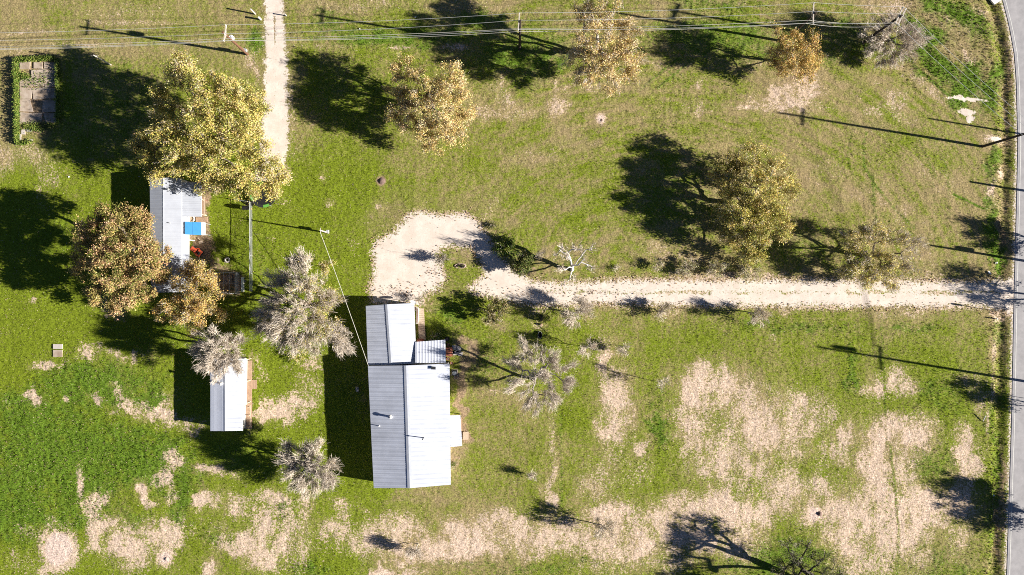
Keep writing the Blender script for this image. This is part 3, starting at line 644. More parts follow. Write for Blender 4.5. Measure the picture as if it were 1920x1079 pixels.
stp2 = tag(MB().box(W(788.5, 639, .18), (.9, .55, .3), rz=-.05).box(W(788.5, 644, .1), (.9, .4, .24), rz=-.05).build('red_wood_steps', 'wood_red', loc=W(788, 640)), 'dark red wooden steps where walkway meets the porch', 'steps')

def ac_unit():
    o = empty('air_conditioner', W(852, 699), 'black square air conditioner unit against the east wall', 'air conditioner')
    q = W(852, 699); MB().box((q.x + .05, q.y, .42), (.72, .72, .8), rz=-.04).build('cabinet', 'darkmetal', o)
    MB().lathe((q.x + .05, q.y, .825), [(.3, 0), (.3, .03), (.05, .05)], 16).build('fan_guard', 'steel', o)
    MB().box((q.x + .05, q.y, .0), (.9, .9, .1), rz=-.04).build('pad', 'concrete', o)
ac_unit()

def pot(px, py, r, h, label, m='darkmetal', soil='earth'):
    o = empty('flower_pot', W(px, py), label, 'pot', 'pots by the porch')
    c = W(px, py); MB().lathe(c, [(r * .7, -.02), (r, h), (r * .88, h), (r * .8, h - .08)], 14).build('bowl', m, o)
    MB().lathe(c, [(r * .83, h - .12), (r * .83, h - .07), (.01, h - .03)], 14).build('soil', soil, o)
pot(838.5, 636, .30, .45, 'large black flower pot at the porch corner', 'black')
pot(855.5, 707, .30, .30, 'pale round flower pot south of the air conditioner', 'concrete_pale')
pot(841, 647, .22, .3, 'small clay flower pot between the black pot and the brick steps', 'brick')
pot(840.5, 673, .24, .3, 'brown clay flower pot south of the brick steps', 'wood_red')
pot(847, 681, .22, .3, 'clay flower pot near the main roof corner', 'brick')
pot(779.5, 579, .26, .28, 'white ring-rimmed pot at the north corner of the front wing', 'concrete_pale')
# pale flagstones by the steps
fl = empty('flagstone_patch', W(855, 657), 'pale flagstones laid in the dirt beside brick steps', 'paving')
for i, (x, y, w, h) in enumerate(((852, 652, .7, .6), (860, 655, .65, .8), (855, 662, .8, .6), (864, 664, .5, .6), (850, 661, .35, .4))):
    q = W(x, y); MB().box((q.x, q.y, .06), (w, h, .09), rz=R.uniform(-.3, .3)).build('flagstone', 'concrete_pale', fl)
# satellite dish
ds = empty('satellite_dish', W(777, 566), 'white satellite dish on a mast at the front wing corner', 'dish')
q = W(777.5, 568); MB().tube([(q.x, q.y, -.1), (q.x, q.y, 1.5)], .03, 8).build('mast', 'steel', ds)
t = Vector((q.x, q.y, 1.6)); b = MB(); aim = Vector((.35, .75, .55)).normalized(); X = aim.cross(Vector((0, 0, 1))).normalized(); Y = X.cross(aim)
vs = [t]; rings = []
for k, (rr, dd) in enumerate(((.15, .01), (.3, .05), (.42, .1))):
    for i in range(16):
        an = 2 * math.pi * i / 16; vs.append(t + X * (rr * math.cos(an)) + Y * (rr * math.sin(an)) + aim * dd)
fs = [(0, 1 + i, 1 + (i + 1) % 16) for i in range(16)]
for k in range(2):
    for i in range(16):
        A_ = 1 + k * 16 + i; B_ = 1 + k * 16 + (i + 1) % 16; fs.append((A_, A_ + 16, B_ + 16, B_))
b.add(vs, fs); b.build('reflector', 'white', ds); MB().bar(t - Y * .3, t + aim * .55 - Y * .12, .03).build('feed_arm', 'steel', ds)

# cabin ---------------------------------------------------------------------
cabin = empty('cabin', W(438, 736), 'small white-roofed cabin under a bare twiggy tree', 'cabin')
ct = (W(394.5, 673, 2.4), W(394.5, 808.5, 2.4), W(421.8, 672.5, 2.86), W(422, 808.5, 2.86), W(455.2, 673, 2.4), W(455.2, 808, 2.4))
b = MB(); slab(b, [ct[0], ct[1], ct[3], ct[2]], .09); b.build('roof_deck', 'trim', cabin)
b = MB(); slab(b, [ct[4], ct[2], ct[3], ct[5]], .09); b.build('roof_deck', 'trim', cabin)
roof_panels(cabin, ct[0], ct[2], ct[1], ct[3], 4, 'roof_grey', ribs=4, rib_h=.006)
roof_panels(cabin, ct[4], ct[5], ct[2], ct[3], 11, 'roof_white', ribs=3, rib_h=.012)
b = MB(); u = Vector((0, 0, .06)); b.add([ct[2] + u, ct[3] + u, ct[3] + Vector((.16, 0, .02)), ct[2] + Vector((.16, 0, .02))], [(0, 1, 2, 3)]); b.add([ct[2] + u, ct[3] + u, ct[3] + Vector((-.16, 0, .01)), ct[2] + Vector((-.16, 0, .01))], [(3, 2, 1, 0)]); b.build('ridge_cap', 'ridge', cabin)
x0, x1, y0, y1 = ct[0].x + .3, ct[4].x - .3, ct[1].y + .12, ct[0].y - .12; xm = ct[2].x
b = MB(); vs = []
for y in (y0, y1): vs += [Vector((x0, y, -.15)), Vector((x0, y, 2.34)), Vector((xm, y, 2.72)), Vector((x1, y, 2.34)), Vector((x1, y, -.15))]
b.add(vs, [(0, 1, 2, 3, 4), (9, 8, 7, 6, 5), (0, 5, 6, 1), (4, 3, 8, 9)]); b.build('wall', 'wall', cabin)
opening(cabin, Vector((x1, W(0, 735).y, 0)), Vector((0, 1, 0)), Vector((1, 0, 0)), .9, 1.95, 1.15, 'door', True)
opening(cabin, Vector((x1, W(0, 790).y, 0)), Vector((0, 1, 0)), Vector((1, 0, 0)), .9, .9, 1.5)
P = [W(455.6, 673, 2.36), W(455.6, 759, 2.36), W(462.3, 759, 2.2), W(463.6, 673.5, 2.2)]
b = MB(); slab(b, P, .06); b.build('porch_roof', 'trim', cabin)
roof_panels(cabin, P[3], P[2], P[0], P[1], 6, 'roof_white', ribs=2, rib_h=.012, name='porch_panel', lift=.012)
for y in (675, 716, 757):
    q = W(461.5, y, 2.1); MB().bar((q.x, q.y, -.1), (q.x, q.y, 2.12), .09).build('porch_post', 'wood_pale', cabin)
p = W(466, 740); MB().box((p.x, p.y, .28), (1.1, 9.4, .1)).build('porch_floor', 'wood', cabin)
for y in (762, 778, 800):
    p = W(470.5, y); MB().bar((p.x, p.y, -.1), (p.x, p.y, 1.1), .08).build('rail_post', 'wood_pale', cabin)
MB().bar(W(469.2, 760, 1.05), W(469.2, 802, 1.05), .1, .05).build('handrail', 'wood_pale', cabin)
for i in range(3):
    p = W(473.2 + i * 3.5, 721); MB().box((p.x, p.y, .25 - i * .09), (.26, 1.25, .06)).build('step', 'wood', cabin)
vent_pipe(cabin, W(416.5, 719.5, 2.78), .5, .13)

# mobile home ---------------------------------------------------------------
mob = empty('mobile_home', W(335, 445), 'grey-roofed mobile home with blue awning between two leafy trees', 'mobile home')
mz = (2.7, 3.12, 2.72)
ht = (W(281, 334.5, mz[0]), W(283.5, 549, mz[0]), W(306, 333.5, mz[1]), W(306.5, 549, mz[1]), W(340, 334.5, mz[2]), W(340.5, 548, mz[2]))
b = MB(); slab(b, [ht[0], ht[1], ht[3], ht[2]], .09); b.build('roof_deck', 'trim', mob)
b = MB(); slab(b, [ht[4], ht[2], ht[3], ht[5]], .09); b.build('roof_deck', 'trim', mob)
roof_panels(mob, ht[0], ht[1], ht[2], ht[3], 15, 'roof_dull', ribs=2, rib_h=.007)
roof_panels(mob, ht[4], ht[5], ht[2], ht[3], 15, 'roof_dull', ribs=2, rib_h=.007)
b = MB(); u = Vector((0, 0, .05)); b.add([ht[2] + u, ht[3] + u, ht[3] + Vector((.14, 0, .01)), ht[2] + Vector((.14, 0, .01))], [(0, 1, 2, 3)]); b.add([ht[2] + u, ht[3] + u, ht[3] + Vector((-.14, 0, .0)), ht[2] + Vector((-.14, 0, .0))], [(3, 2, 1, 0)]); b.build('ridge_cap', 'roof_dull', mob)
x0, x1, y0, y1 = ht[0].x + .25, ht[4].x - .06, ht[1].y + .1, ht[0].y - .1; xm = ht[2].x
b = MB(); vs = []
for y in (y0, y1): vs += [Vector((x0, y, -.15)), Vector((x0, y, 2.64)), Vector((xm, y, 2.99)), Vector((x1, y, 2.62)), Vector((x1, y, -.15))]
b.add(vs, [(0, 1, 2, 3, 4), (9, 8, 7, 6, 5), (0, 5, 6, 1), (4, 3, 8, 9)]); b.build('wall', 'wall', mob)
opening(mob, Vector((x1, W(0, 470).y, 0)), Vector((0, 1, 0)), Vector((1, 0, 0)), 1.2, .9, 1.6)
opening(mob, Vector((x1, W(0, 428).y, 0)), Vector((0, 1, 0)), Vector((1, 0, 0)), .9, 1.95, 1.3, 'door', True)
# covered porch on the north half
P = [W(340.5, 342.5, 2.62), W(340.5, 407, 2.62), W(377.6, 406.5, 2.3), W(377.6, 342, 2.3)]
b = MB(); slab(b, P, .08); b.build('porch_soffit', 'trim', mob)
roof_panels(mob, P[3], P[2], P[0], P[1], 5, 'roof_dull', ribs=3, rib_h=.02, name='porch_panel')
for y in (346, 374, 402):
    q = W(375, y, 2.2); MB().bar((q.x, q.y, -.1), (q.x, q.y, 2.24), .1).build('porch_post', 'wood_pale', mob)
p = W(366, 375); MB().box((p.x, p.y, .3), (2.7, 4.9, .1)).build('porch_floor', 'wood', mob)
MB().bar(W(383.5, 351, 1.0), W(383.5, 404, 1.0), .14, .05).build('handrail', 'wood_pale', mob)
for y in (351, 377.5, 404):
    p = W(387.8, y); MB().bar((p.x, p.y, -.1), (p.x, p.y, .97), .08).build('rail_post', 'wood_pale', mob)
MB().bar(W(380, 375.5, .9), W(389, 377, .85), .07).build('rail_brace', 'wood_red', mob)
# white lean-to strip
P = [W(340.6, 407.3, 2.55), W(340.6, 547, 2.55), W(354.6, 546.5, 2.3), W(354.6, 407.3, 2.3)]
b = MB(); slab(b, P, .08); b.build('lean_to_soffit', 'trim', mob)
roof_panels(mob, P[3], P[2], P[0], P[1], 10, 'roof_white', ribs=2, rib_h=.012, name='lean_to_panel')
for y in (450, 495, 544):
    q = W(353, y, 2.2); MB().bar((q.x, q.y, -.1), (q.x, q.y, 2.22), .09).build('porch_post', 'trim', mob)
aw = MB()
A0, A1 = W(346.5, 416.3, 2.62), W(346.5, 440, 2.62); B0, B1 = W(385, 417.5, 2.15), W(385, 441.5, 2.15)
fr = MB(); slab(fr, [A0, A1, B1, B0], .05); awn = fr.build('awning', 'trim', mob)
nrm = (A1 - A0).cross(B0 - A0).normalized(); nrm = nrm if nrm.z > 0 else -nrm
for (u0, u1, m_) in ((0.005, .37, 'blue'), (.378, .80, 'blue'), (.808, .99, 'trim')):
    vs = [lerp(A0, B0, u0), lerp(A1, B1, u0), lerp(A1, B1, u1), lerp(A0, B0, u1)]; vs = [v + nrm * .02 for v in vs]
    MB().add(vs, [(0, 1, 2, 3)]).build('awning_panel', m_, awn)
for q in (B0, B1):
    v = Vector((q.x - .12, q.y + (.12 if q is B1 else -.12), 0)); MB().bar(v + Vector((0, 0, -.1)), v + Vector((0, 0, 2.1)), .06).build('awning_post', 'steel', awn)
vent_pipe(mob, W(317.5, 356, 3.0), .35, .11, 'steel'); vent_pipe(mob, W(333.5, 364, 2.83), .3, .09, 'steel')
vent_pipe(mob, W(318.5, 418.5, 2.99), .25, .05, 'steel', cap=False)
p = W(375.5, 412, .3); MB().box((p.x + .2, p.y, .3), (1.6, .75, .1)).build('landing', 'wood', mob)
tub = empty('round_tub', W(361, 411), 'cream round tub on the deck north of the blue awning', 'tub')
q = W(362, 411.5); MB().lathe((q.x, q.y, .38), [(.35, -.4), (.46, .45), (.41, .45), (.38, .30)], 18).build('shell', 'trim', tub); MB().lathe((q.x, q.y, .38), [(.39, .25), (.39, .32), (.01, .33)], 18).build('lid', 'wood_pale', tub)

# riding mower
mw = empty('riding_mower', W(370, 473), 'orange-red riding mower parked beside the white lean-to', 'mower')
q = W(371, 472); D2 = Vector((.82, -.57, 0)); N2 = Vector((.57, .82, 0)); Zv = Vector((0, 0, 1)); q = Vector((q.x, q.y, 0))
b = MB(); b.box(q + D2 * -.45 + Zv * .55, (.75, .5, .34), ax=(D2, N2, Zv)); b.box(q + D2 * -.45 + Zv * .75, (.6, .4, .08), ax=(D2, N2, Zv)); b.build('hood', 'red', mw)
b = MB(); b.box(q + D2 * .45 + Zv * .5, (.6, .95, .14), ax=(D2, N2, Zv)); b.build('rear_fender', 'red', mw)
b = MB(); b.box(q + D2 * .0 + Zv * .33, (1.5, .42, .14), ax=(D2, N2, Zv)); b.build('chassis', 'darkmetal', mw)
b = MB(); b.box(q + D2 * .42 + Zv * .66, (.36, .38, .1), ax=(D2, N2, Zv)); b.box(q + D2 * .6 + Zv * .85, (.08, .38, .36), ax=(D2, N2, Zv)); b.build('seat', 'black', mw)
b = MB(); b.lathe(q + N2 * .0 + Zv * .16, [(.5, 0), (.55, .05), (.5, .16), (.1, .18)], 18, 1, .9); b.build('cutting_deck', 'red', mw)
MB().torus(q + D2 * -.02 + Zv * .98, .16, .018, ax=(D2, N2, Zv), n=16, m=6).tube([q + D2 * -.2 + Zv * .7, q + D2 * -.02 + Zv * .97], .018, 6).build('steering_wheel', 'black', mw)
for s in (-1, 1):
    MB().torus(q + D2 * .5 + N2 * (.45 * s) + Zv * .27, .19, .09, ax=(D2, Zv, N2), n=16, m=8).build('wheel', 'black', mw)
    MB().torus(q + D2 * -.62 + N2 * (.36 * s) + Zv * .2, .13, .07, ax=(D2, Zv, N2), n=14, m=8).build('wheel', 'black', mw)

def tyre(px, py, r, label, upright=None, w=.1, z=0.0, material='black', lean=0.0):
    c = W(px, py); o = empty('tyre', c, label, 'tyre', None)
    if upright is None: ax = None; cc = c + Vector((0, 0, w + z))
    else:
        X = Vector((-math.sin(upright), math.cos(upright), 0)); N = Vector((math.cos(upright), math.sin(upright), lean)).normalized(); Y = N.cross(X); ax = (X, Y, N); cc = c + Vector((0, 0, r + w - .08))
    MB().torus(cc, r, w, ax=ax, n=24, m=8).build('carcass', material, o, smooth=True)
    A = ax or (Vector((1, 0, 0)), Vector((0, 1, 0)), Vector((0, 0, 1)))
    b = MB()
    for i in range(24):
        an = 2 * math.pi * i / 24; d_ = A[0] * math.cos(an) + A[1] * math.sin(an); tg = A[1] * math.cos(an) - A[0] * math.sin(an)
        b.box(cc + d_ * (r + w * .98), (.04, .05, w * 1.3), ax=(d_, tg, A[2]))
    b.build('tread', material, o)
tyre(426.5, 488, .26, 'old pale tyre lying in shade by the dog kennel', material='concrete_pale')
tyre(1014.5, 595.5, .40, 'worn tyre standing upright in the grass south of the drive', upright=.05, w=.1)
# oval trough
tr = empty('rubber_trough', W(1012, 628), 'oval black rubber trough with grey rim in the lawn', 'trough')
c = W(1012.5, 628); MB().lathe(c, [(.40, -.05), (.46, .22), (.40, .22), (.36, .04), (.01, .03)], 22, .62, 1.05).build('bowl', 'black', tr); MB().torus(c + Vector((0, 0, .225)), .44, .028, n=22, m=6, sx=.62, sy=1.05).build('rim', 'steel', tr)
st = tag(MB().lathe(W(1015, 609), [(.16, -.05), (.13, .25), (.12, .33), (.01, .34)], 9).build('wooden_stump', 'wood', loc=W(1015, 609)), 'short brown stump between the upright tyre and the trough', 'stump')

# black barbecue by the fence
bq = empty('barbecue_grill', W(464, 391), 'black square barbecue grill beside the chain-link fence', 'grill')
c = W(464, 391)
for sx in (-1, 1):
    for sy in (-1, 1): MB().bar((c.x + .3 * sx, c.y + .2 * sy, -.05), (c.x + .3 * sx, c.y + .2 * sy, .6), .05).build('leg', 'darkmetal', bq)
MB().box((c.x, c.y, .75), (.8, .55, .3)).build('firebox', 'darkmetal', bq); MB().tube([(c.x - .4, c.y, .9), (c.x + .4, c.y, .9)], .26, 12).build('lid', 'black', bq)

# chain-link fence and kennel
def chain_run(parent, p0, p1, h, nposts, sp=.16, r=.03):
    p0 = Vector(p0); p1 = Vector(p1); L = (p1 - p0).length; d = (p1 - p0) / L; Z = Vector((0, 0, 1)); N = d.cross(Z)
    for i in range(nposts):
        q = p0 + d * (L * i / (nposts - 1)); MB().tube([q - Z * .1, q + Z * (h + .05)], r, 6).build('post', 'steel', parent)
    MB().tube([p0 + Z * h, p1 + Z * h], r * .9, 6).build('top_rail', 'steel', parent)
    b = MB(); k = int((L + h) / sp)
    for i in range(k):
        for sgn in (1, -1):
            s0 = i * sp - h; s1 = s0 + h; z0, z1 = 0.03, h
            if s0 < 0: z0 = z0 + (-s0); s0 = 0
            if s1 > L: z1 = z1 - (s1 - L); s1 = L
            if z1 - z0 < .05: continue
            if sgn < 0: s0, s1 = L - s0, L - s1
            b.bar(p0 + d * s0 + Z * z0 + N * .012 * sgn, p0 + d * s1 + Z * z1 + N * .012 * sgn, .012)
    b.build('wire_mesh', 'steel', parent)
fen = empty('chain_link_fence', W(472, 460), 'long silver chain-link fence with open grass on both sides', 'fence')
chain_run(fen, W(473, 381), W(473.5, 546), 1.25, 6)
fen2 = empty('chain_link_fence', W(457, 378), 'short chain-link fence return beside the barbecue grill', 'fence')
chain_run(fen2, W(444, 376), W(471.8, 380), 1.1, 2)
ken = empty('dog_kennel', W(430, 528), 'silver pipe dog kennel on bare dirt beside the mobile home', 'kennel')
kc = [W(406, 512), W(449, 512), W(449, 551), W(406, 549)]
for i in range(4): chain_run(ken, kc[i], kc[(i + 1) % 4], 1.8, 2 if i % 2 == 0 else 2, sp=.22)
for t in (.25, .5, .75):
    MB().tube([lerp(kc[0], kc[1], t) + Vector((0, 0, 1.8)), lerp(kc[3], kc[2], t) + Vector((0, 0, 1.8))], .02, 6).build('roof_pipe', 'steel', ken)
MB().tube([lerp(kc[0], kc[3], .5) + Vector((0, 0, 1.82)), lerp(kc[1], kc[2], .5) + Vector((0, 0, 1.82))], .02, 6).build('roof_pipe', 'steel', ken)
dh = empty('dog_house', W(430, 525), 'small brown dog house inside the pipe kennel', 'dog house')
c = W(430, 525); MB().box((c.x, c.y, .35), (.8, 1.1, .7)).build('wall', 'wood', dh)
b = MB(); b.add([(c.x - .5, c.y - .62, .7), (c.x + .5, c.y - .62, .7), (c.x + .5, c.y + .62, .85), (c.x - .5, c.y + .62, .85)], [(0, 1, 2, 3)]); slab(b, [Vector(v) for v in b.v], .06); b.build('roof', 'wood_pale', dh)
wb = tag(MB().box(W(455, 534, .5) + Vector((0, 0, 0)), (.08, 2.0, 1.1)).build('white_board', 'trim', loc=W(453, 532)), 'white board leaning along the east side of the kennel', 'board')

# trampoline
tp = empty('trampoline', W(497, 366), 'round trampoline with green pads half under the golden tree', 'trampoline')
c = W(497, 366); rt = 1.75; zt = .8
MB().torus(c + Vector((0, 0, zt)), rt, .035, n=36, m=6).build('frame', 'steel', tp)
MB().lathe(c + Vector((0, 0, zt)), [(rt - .28, -.01), (rt - .28, .0), (.02, -.02)], 36).build('mat', 'black', tp)
for i in range(12):
    vs = []; 
    for k in range(4):
        an = 2 * math.pi * (i + .03 + .94 * k / 3) / 12
        for rr in (rt - .3, rt + .08): vs.append(c + Vector((rr * math.cos(an), rr * math.sin(an), zt + .05)))
    MB().add(vs, [(2 * k, 2 * k + 1, 2 * k + 3, 2 * k + 2) for k in range(3)]).build('pad', 'green_pad' if i % 3 == 0 else 'darkmetal', tp)
for i in range(6):
    an = 2 * math.pi * i / 6; v = c + Vector((rt * math.cos(an), rt * math.sin(an), 0)); MB().tube([v + Vector((0, 0, -.05)), v + Vector((0, 0, zt))], .03, 6).build('leg', 'steel', tp)

# overgrown slab: broken pieces one by one
sl = empty('concrete_slab', W(72, 170), 'broken concrete slab framed by green weeds', 'slab')
xs_ = [37, 60, 82, 106]; rows = [116, 131, 147, 164, 187, 211, 232]
for j in range(len(rows) - 1):
    for i in range(3):
        if (i, j) in ((0, 1), (1, 4)): continue
        P = []
        for (xx, yy) in ((xs_[i], rows[j]), (xs_[i], rows[j + 1]), (xs_[i + 1], rows[j + 1]), (xs_[i + 1], rows[j])):
            P.append(W(xx + R.uniform(-3.5, 3.5) * (0 if xx in (37, 106) else 1) + (.7 if xx == xs_[i] else -.7), yy + R.uniform(-1.5, 1.5) + (.7 if yy == rows[j] else -.7)) + Vector((0, 0, .09 + R.uniform(-.02, .03))))
        slab(MB(), P, .2).build('slab_piece', 'concrete', sl)
for (xx, yy, w, h, a) in ((44, 248, 7, 9, .3), (55, 244, 9, 7, -.2), (38, 258, 4, 12, 0), (55, 263, 14, 2.2, .02)):
    P = [W(xx + w / 2 * sx, yy + h / 2 * sy) + Vector((0, 0, .08)) for sx, sy in ((-1, -1), (-1, 1), (1, 1), (1, -1))]
    slab(MB(), P, .2).build('slab_piece', 'concrete_pale', sl)

# small pads, fire rings, mounds, litter
pd = empty('well_pad', W(109, 657), 'small square concrete well pad alone in green grass', 'pad')
for (yy, h, m_) in ((650, 9, 'concrete_pale'), (663, 13, 'concrete')):
    P = [W(109 + 8.5 * sx, yy + h / 2 * sy) + Vector((0, 0, .14)) for sx, sy in ((-1, -1), (-1, 1), (1, 1), (1, -1))]
    slab(MB(), P, .22).build('slab_piece', m_, pd)
fp = empty('fire_pit', W(863, 499), 'charred fire pit with pale ash rim on the grass island', 'fire pit')
c = W(863, 499); MB().torus(c + Vector((0, 0, .03)), .62, .11, n=18, m=6, sx=1.15, sy=.5).build('ash_rim', 'ash', fp)
for k in range(3):
    b = MB(); b.tube([c + Vector((-.7 + .3 * k, -.1 + .14 * k, .10 + .04 * k)), c + Vector((.35 + .1 * k, .14 - .18 * k, .13 + .05 * k))], .075, 7); b.build('charred_log', 'char', fp)
def mound(px, py, r, h, label, m_, seed):
    rs = np.random.RandomState(seed); c = W(px, py); vs = []; fs = []; n = 16; rr = [1, .8, .55, .3]
    for k, f in enumerate(rr):
        for i in range(n):
            a = 2 * math.pi * i / n; q = r * f * (1 + .15 * (rs.rand() - .5)); vs.append((c.x + q * math.cos(a), c.y + q * math.sin(a), -.08 + (h + .08) * (1 - f ** 1.6) * (1 + .15 * (rs.rand() - .5))))
    vs.append((c.x, c.y, h))
    for k in range(3):
        for i in range(n): a = k * n + i; b_ = k * n + (i + 1) % n; fs.append((a, b_, b_ + n, a + n))
    fs += [(3 * n + i, 3 * n + (i + 1) % n, 4 * n) for i in range(n)]
    tag(MB().add(vs, fs).build('dirt_mound', m_, loc=c, smooth=True), label, 'mound')
mound(715.5, 340, .62, .2, 'low purple-brown dirt mound alone on bright green lawn', 'earth', 1)
mound(1537, 964, .4, .2, 'small reddish ant mound on a pale bare circle near the dark tree', 'earth', 2)
mound(1128, 226, .28, .12, 'tiny brown ash heap on a white bare circle in the paddock', 'earth', 3)
mound(312, 1048, .4, .16, 'small grey ant mound on a bare patch in the far south-west grass', 'ash', 4)

def litter(px, py, s, label, seed, m_='white', kind='scrap'):
    rs = random.Random(seed); c = W(px, py); vs = [c + Vector((rs.uniform(-s, s), rs.uniform(-s, s), rs.uniform(.02, s * .9))) for _ in range(9)] + [c + Vector((0, 0, -.03))]
    fs = [tuple(rs.sample(range(10), 3)) for _ in range(14)]
    tag(MB().add(vs, fs).build(kind, m_, loc=c), label, 'litter')
litter(1855, 512, .30, 'white crumpled plastic sheet in the ditch shade north of the drive', 1, kind='plastic_sheet')
litter(1868, 494, .20, 'white plastic bag on bright ditch grass', 2, kind='plastic_bag')
litter(1863, 929, .16, 'small white scrap in the big shadow on the roadside', 3, kind='paper_scrap')
litter(779, 32, .16, 'white scrap on the verge beneath the power lines', 4, kind='paper_scrap')
litter(675, 55, .12, 'tiny white scrap in grass under the lowest power line', 5, kind='paper_scrap')
litter(130, 332, .16, 'grey scrap in the grass west of the mobile home', 6, kind='paper_scrap')
litter(673, 730, .5, 'pale tarpaulin heap in the deep shade west of the farmhouse', 7, 'concrete_pale', 'tarpaulin')
cr = tag(MB().box(W(378, 457, .1) + Vector((-.1, .2, 0)), (.5, .35, .22), rz=.4).box(W(374, 449, .1), (.6, .12, .12), rz=-.7).build('lumber_scraps', 'wood_pale', loc=W(376, 455)), 'pale lumber scraps between blue awning and orange mower', 'lumber')

# posts near the track and roadside
def post(px, py, h, r, label, m_='arm', name='gate_post', lean=(0, 0), cap=True):
    o = empty(name, W(px, py), label, 'post'); c = W(px, py)
    MB().tube([c + Vector((0, 0, -.15)), c + Vector((lean[0] * h, lean[1] * h, h))], r, 8).build('shaft', m_, o)
    if cap: MB().tube([c + Vector((lean[0] * h, lean[1] * h, h)), c + Vector((lean[0] * h, lean[1] * h, h + .05))], r * 1.15, 8).build('cap', m_, o)
post(479, 27, 1.5, .1, 'pale leaning post in weeds left of the upper track', lean=(-.1, .1)); post(489, 37, .8, .13, 'short white gate post nearest the upper track', 'trim'); post(537, 30, .7, .08, 'pale gate post on the right side of the upper track')
mk = empty('marker_post', W(1853, 581), 'thin roadside marker post south of the drive mouth', 'marker')
c = W(1852, 581); MB().bar(c + Vector((0, 0, -.15)), c + Vector((0, 0, 2.1)), .07).build('shaft', 'darkmetal', mk); MB().box(c + Vector((0, 0, 1.75)), (.03, .22, .6)).build('panel', 'steel', mk)
post(1866, 598, .5, .08, 'short white post in grass south of the drive', 'white', 'survey_stake')
pp = tag(MB().tube([W(1843, 790, .08), W(1848, 780, .55)], .05, 8).build('white_pipe', 'white', loc=W(1843, 790)), 'white plastic pipe leaning beside the foot path by the ditch', 'pipe')
ap = tag(MB().build('unused', None)) if False else None
P = [W(1851, -6), W(1864, 9.5), W(1881, -1), W(1868, -18)]
b = MB(); slab(b, [p + Vector((0, 0, .14)) for p in P], .3); tag(b.build('concrete_apron', 'trim', loc=W(1866, -4)), 'bright white concrete corner beside the bend of the road', 'slab')

# ------------------------------------------------------------------ power poles and wires
TOPS = {}
def utility_pole(key, px, py, H, label, arm_z=None, arm_len=2.2, arm_dir=(0.1, 1), m_='pole_dark', double=False, transformer=None, box=False, lean=(0, 0), r0=.19, cat='pole', group=None):
    c = W(px, py); o = empty('utility_pole', c, label, cat, group)
    top = c + Vector((lean[0] * H, lean[1] * H, H)); ax = (top - c) / H
    MB().tube([c - ax * .3, c + ax * (H * .5), top], [r0, r0 * .85, r0 * .68], 10).build('shaft', m_, o)
    pins = []
    if arm_z:
        d = Vector((arm_dir[0], arm_dir[1], 0)).normalized(); s = Vector((d.y, -d.x, 0))
        for k in ((-1, 1) if double else (-1,)):
            cc = c + ax * arm_z + s * (.18 * k); am = MB().box(cc, (arm_len, .14, .14), ax=(d, -s, Vector((0, 0, 1)))).build('crossarm', 'arm', o)
            for t in (-.48, 0.06, .48):
                q = cc + d * (arm_len * t) + Vector((0, 0, .06)); MB().lathe(q, [(.02, 0), (.05, .04), (.075, .1), (.04, .16), (.055, .2), (.01, .24)], 8).build('insulator', 'porcelain', am)
            for t in (-.3, .3):
                MB().bar(cc + d * (arm_len * t) - Vector((0, 0, .06)), c + ax * (arm_z - .75) + s * (.13 * k), .035).build('brace', 'arm', o)
        cc = c + ax * arm_z + s * (-.18)
        pins = [cc + d * (arm_len * t) + Vector((0, 0, .28)) for t in (.48, 0.06, -.48)]
    if transformer:
        z, off, hh = transformer; q = c + ax * z + Vector((off[0], off[1], 0))
        tcan = MB().lathe(q, [(.25, -hh / 2), (.27, -hh / 2 + .05), (.27, hh / 2 - .05), (.2, hh / 2 + .05), (.01, hh / 2 + .09)], 14).build('transformer', 'can', o)
        for a in (-.12, .12): MB().lathe(q + Vector((a, 0, hh / 2 + .04)), [(.04, 0), (.055, .08), (.03, .2)], 8).build('bushing', 'porcelain', tcan)
        MB().bar(q, c + ax * z, .08).build('bracket', 'steel', o)
    if box: MB().box(c + ax * 1.4 + Vector((.2, .1, 0)), (.3, .36, .6)).build('meter_box', 'steel', o)
    TOPS[key] = dict(pins=pins, base=c, ax=ax, H=H)
    return o
utility_pole('P0', -90, 118, 9.3, 'brown power pole continuing the line beyond the weedy slab', 9.0, 2.1, (.1, 1), 'pole')
utility_pole('P1', 464, 102, 9.5, 'reddish-brown power pole with white transformer beside the upper track', 9.1, 2.1, (-.13, -1), 'pole', transformer=(6.3, (.05, .32), .75), box=True)
utility_pole('P2', 974, 92, 11.6, 'dark power pole beside the sparse golden tree on the north verge', 11.1, 2.15, (.08, 1), 'pole_dark')
utility_pole('P3', 1470, 78, 11.3, 'dark power pole rising behind the small orange-gold tree', 10.9, 2.6, (.02, 1), 'pole_dark', lean=(.01, .01))
utility_pole('P4', 1618, 80, 11.0, 'black power pole with double crossarm among bare grey brush', 10.6, 2.3, (.42, .9), 'pole_dark', double=True)
utility_pole('P5', 1842, 275, 11.6, 'black power pole leaning over the roadside ditch', 10.1, 2.3, (.1, 1), 'pole_dark')
utility_pole('P6', 1962, 722, 13.0, 'tall power pole with transformer across the road casting a long shadow', 9.3, 3.2, (-.05, 1), 'pole_dark', transformer=(11.4, (0, .45), 1.3))
utility_pole('P7', 1948, 494, 6.2, 'short pole with a box across the road from the drive mouth', None, m_='pole_dark', transformer=(4.2, (0, .3), .9))
utility_pole('P8', 1975, 367, 4.7, 'stub pole across the road from the tyre-marked paddock', None, m_='pole_dark')
utility_pole('P9', 1985, 263, 7.4, 'plain guy pole across the road from the ditch pole', None, m_='pole_dark', r0=.14)
utility_pole('M1', 616, 437, 4.9, 'short grey service pole standing alone on the green lawn', None, m_='arm', r0=.11, box=True)
utility_pole('M2', 208, 122, 4.6, 'short pale pole beside the weedy slab in tree shade', None, m_='arm', r0=.1)
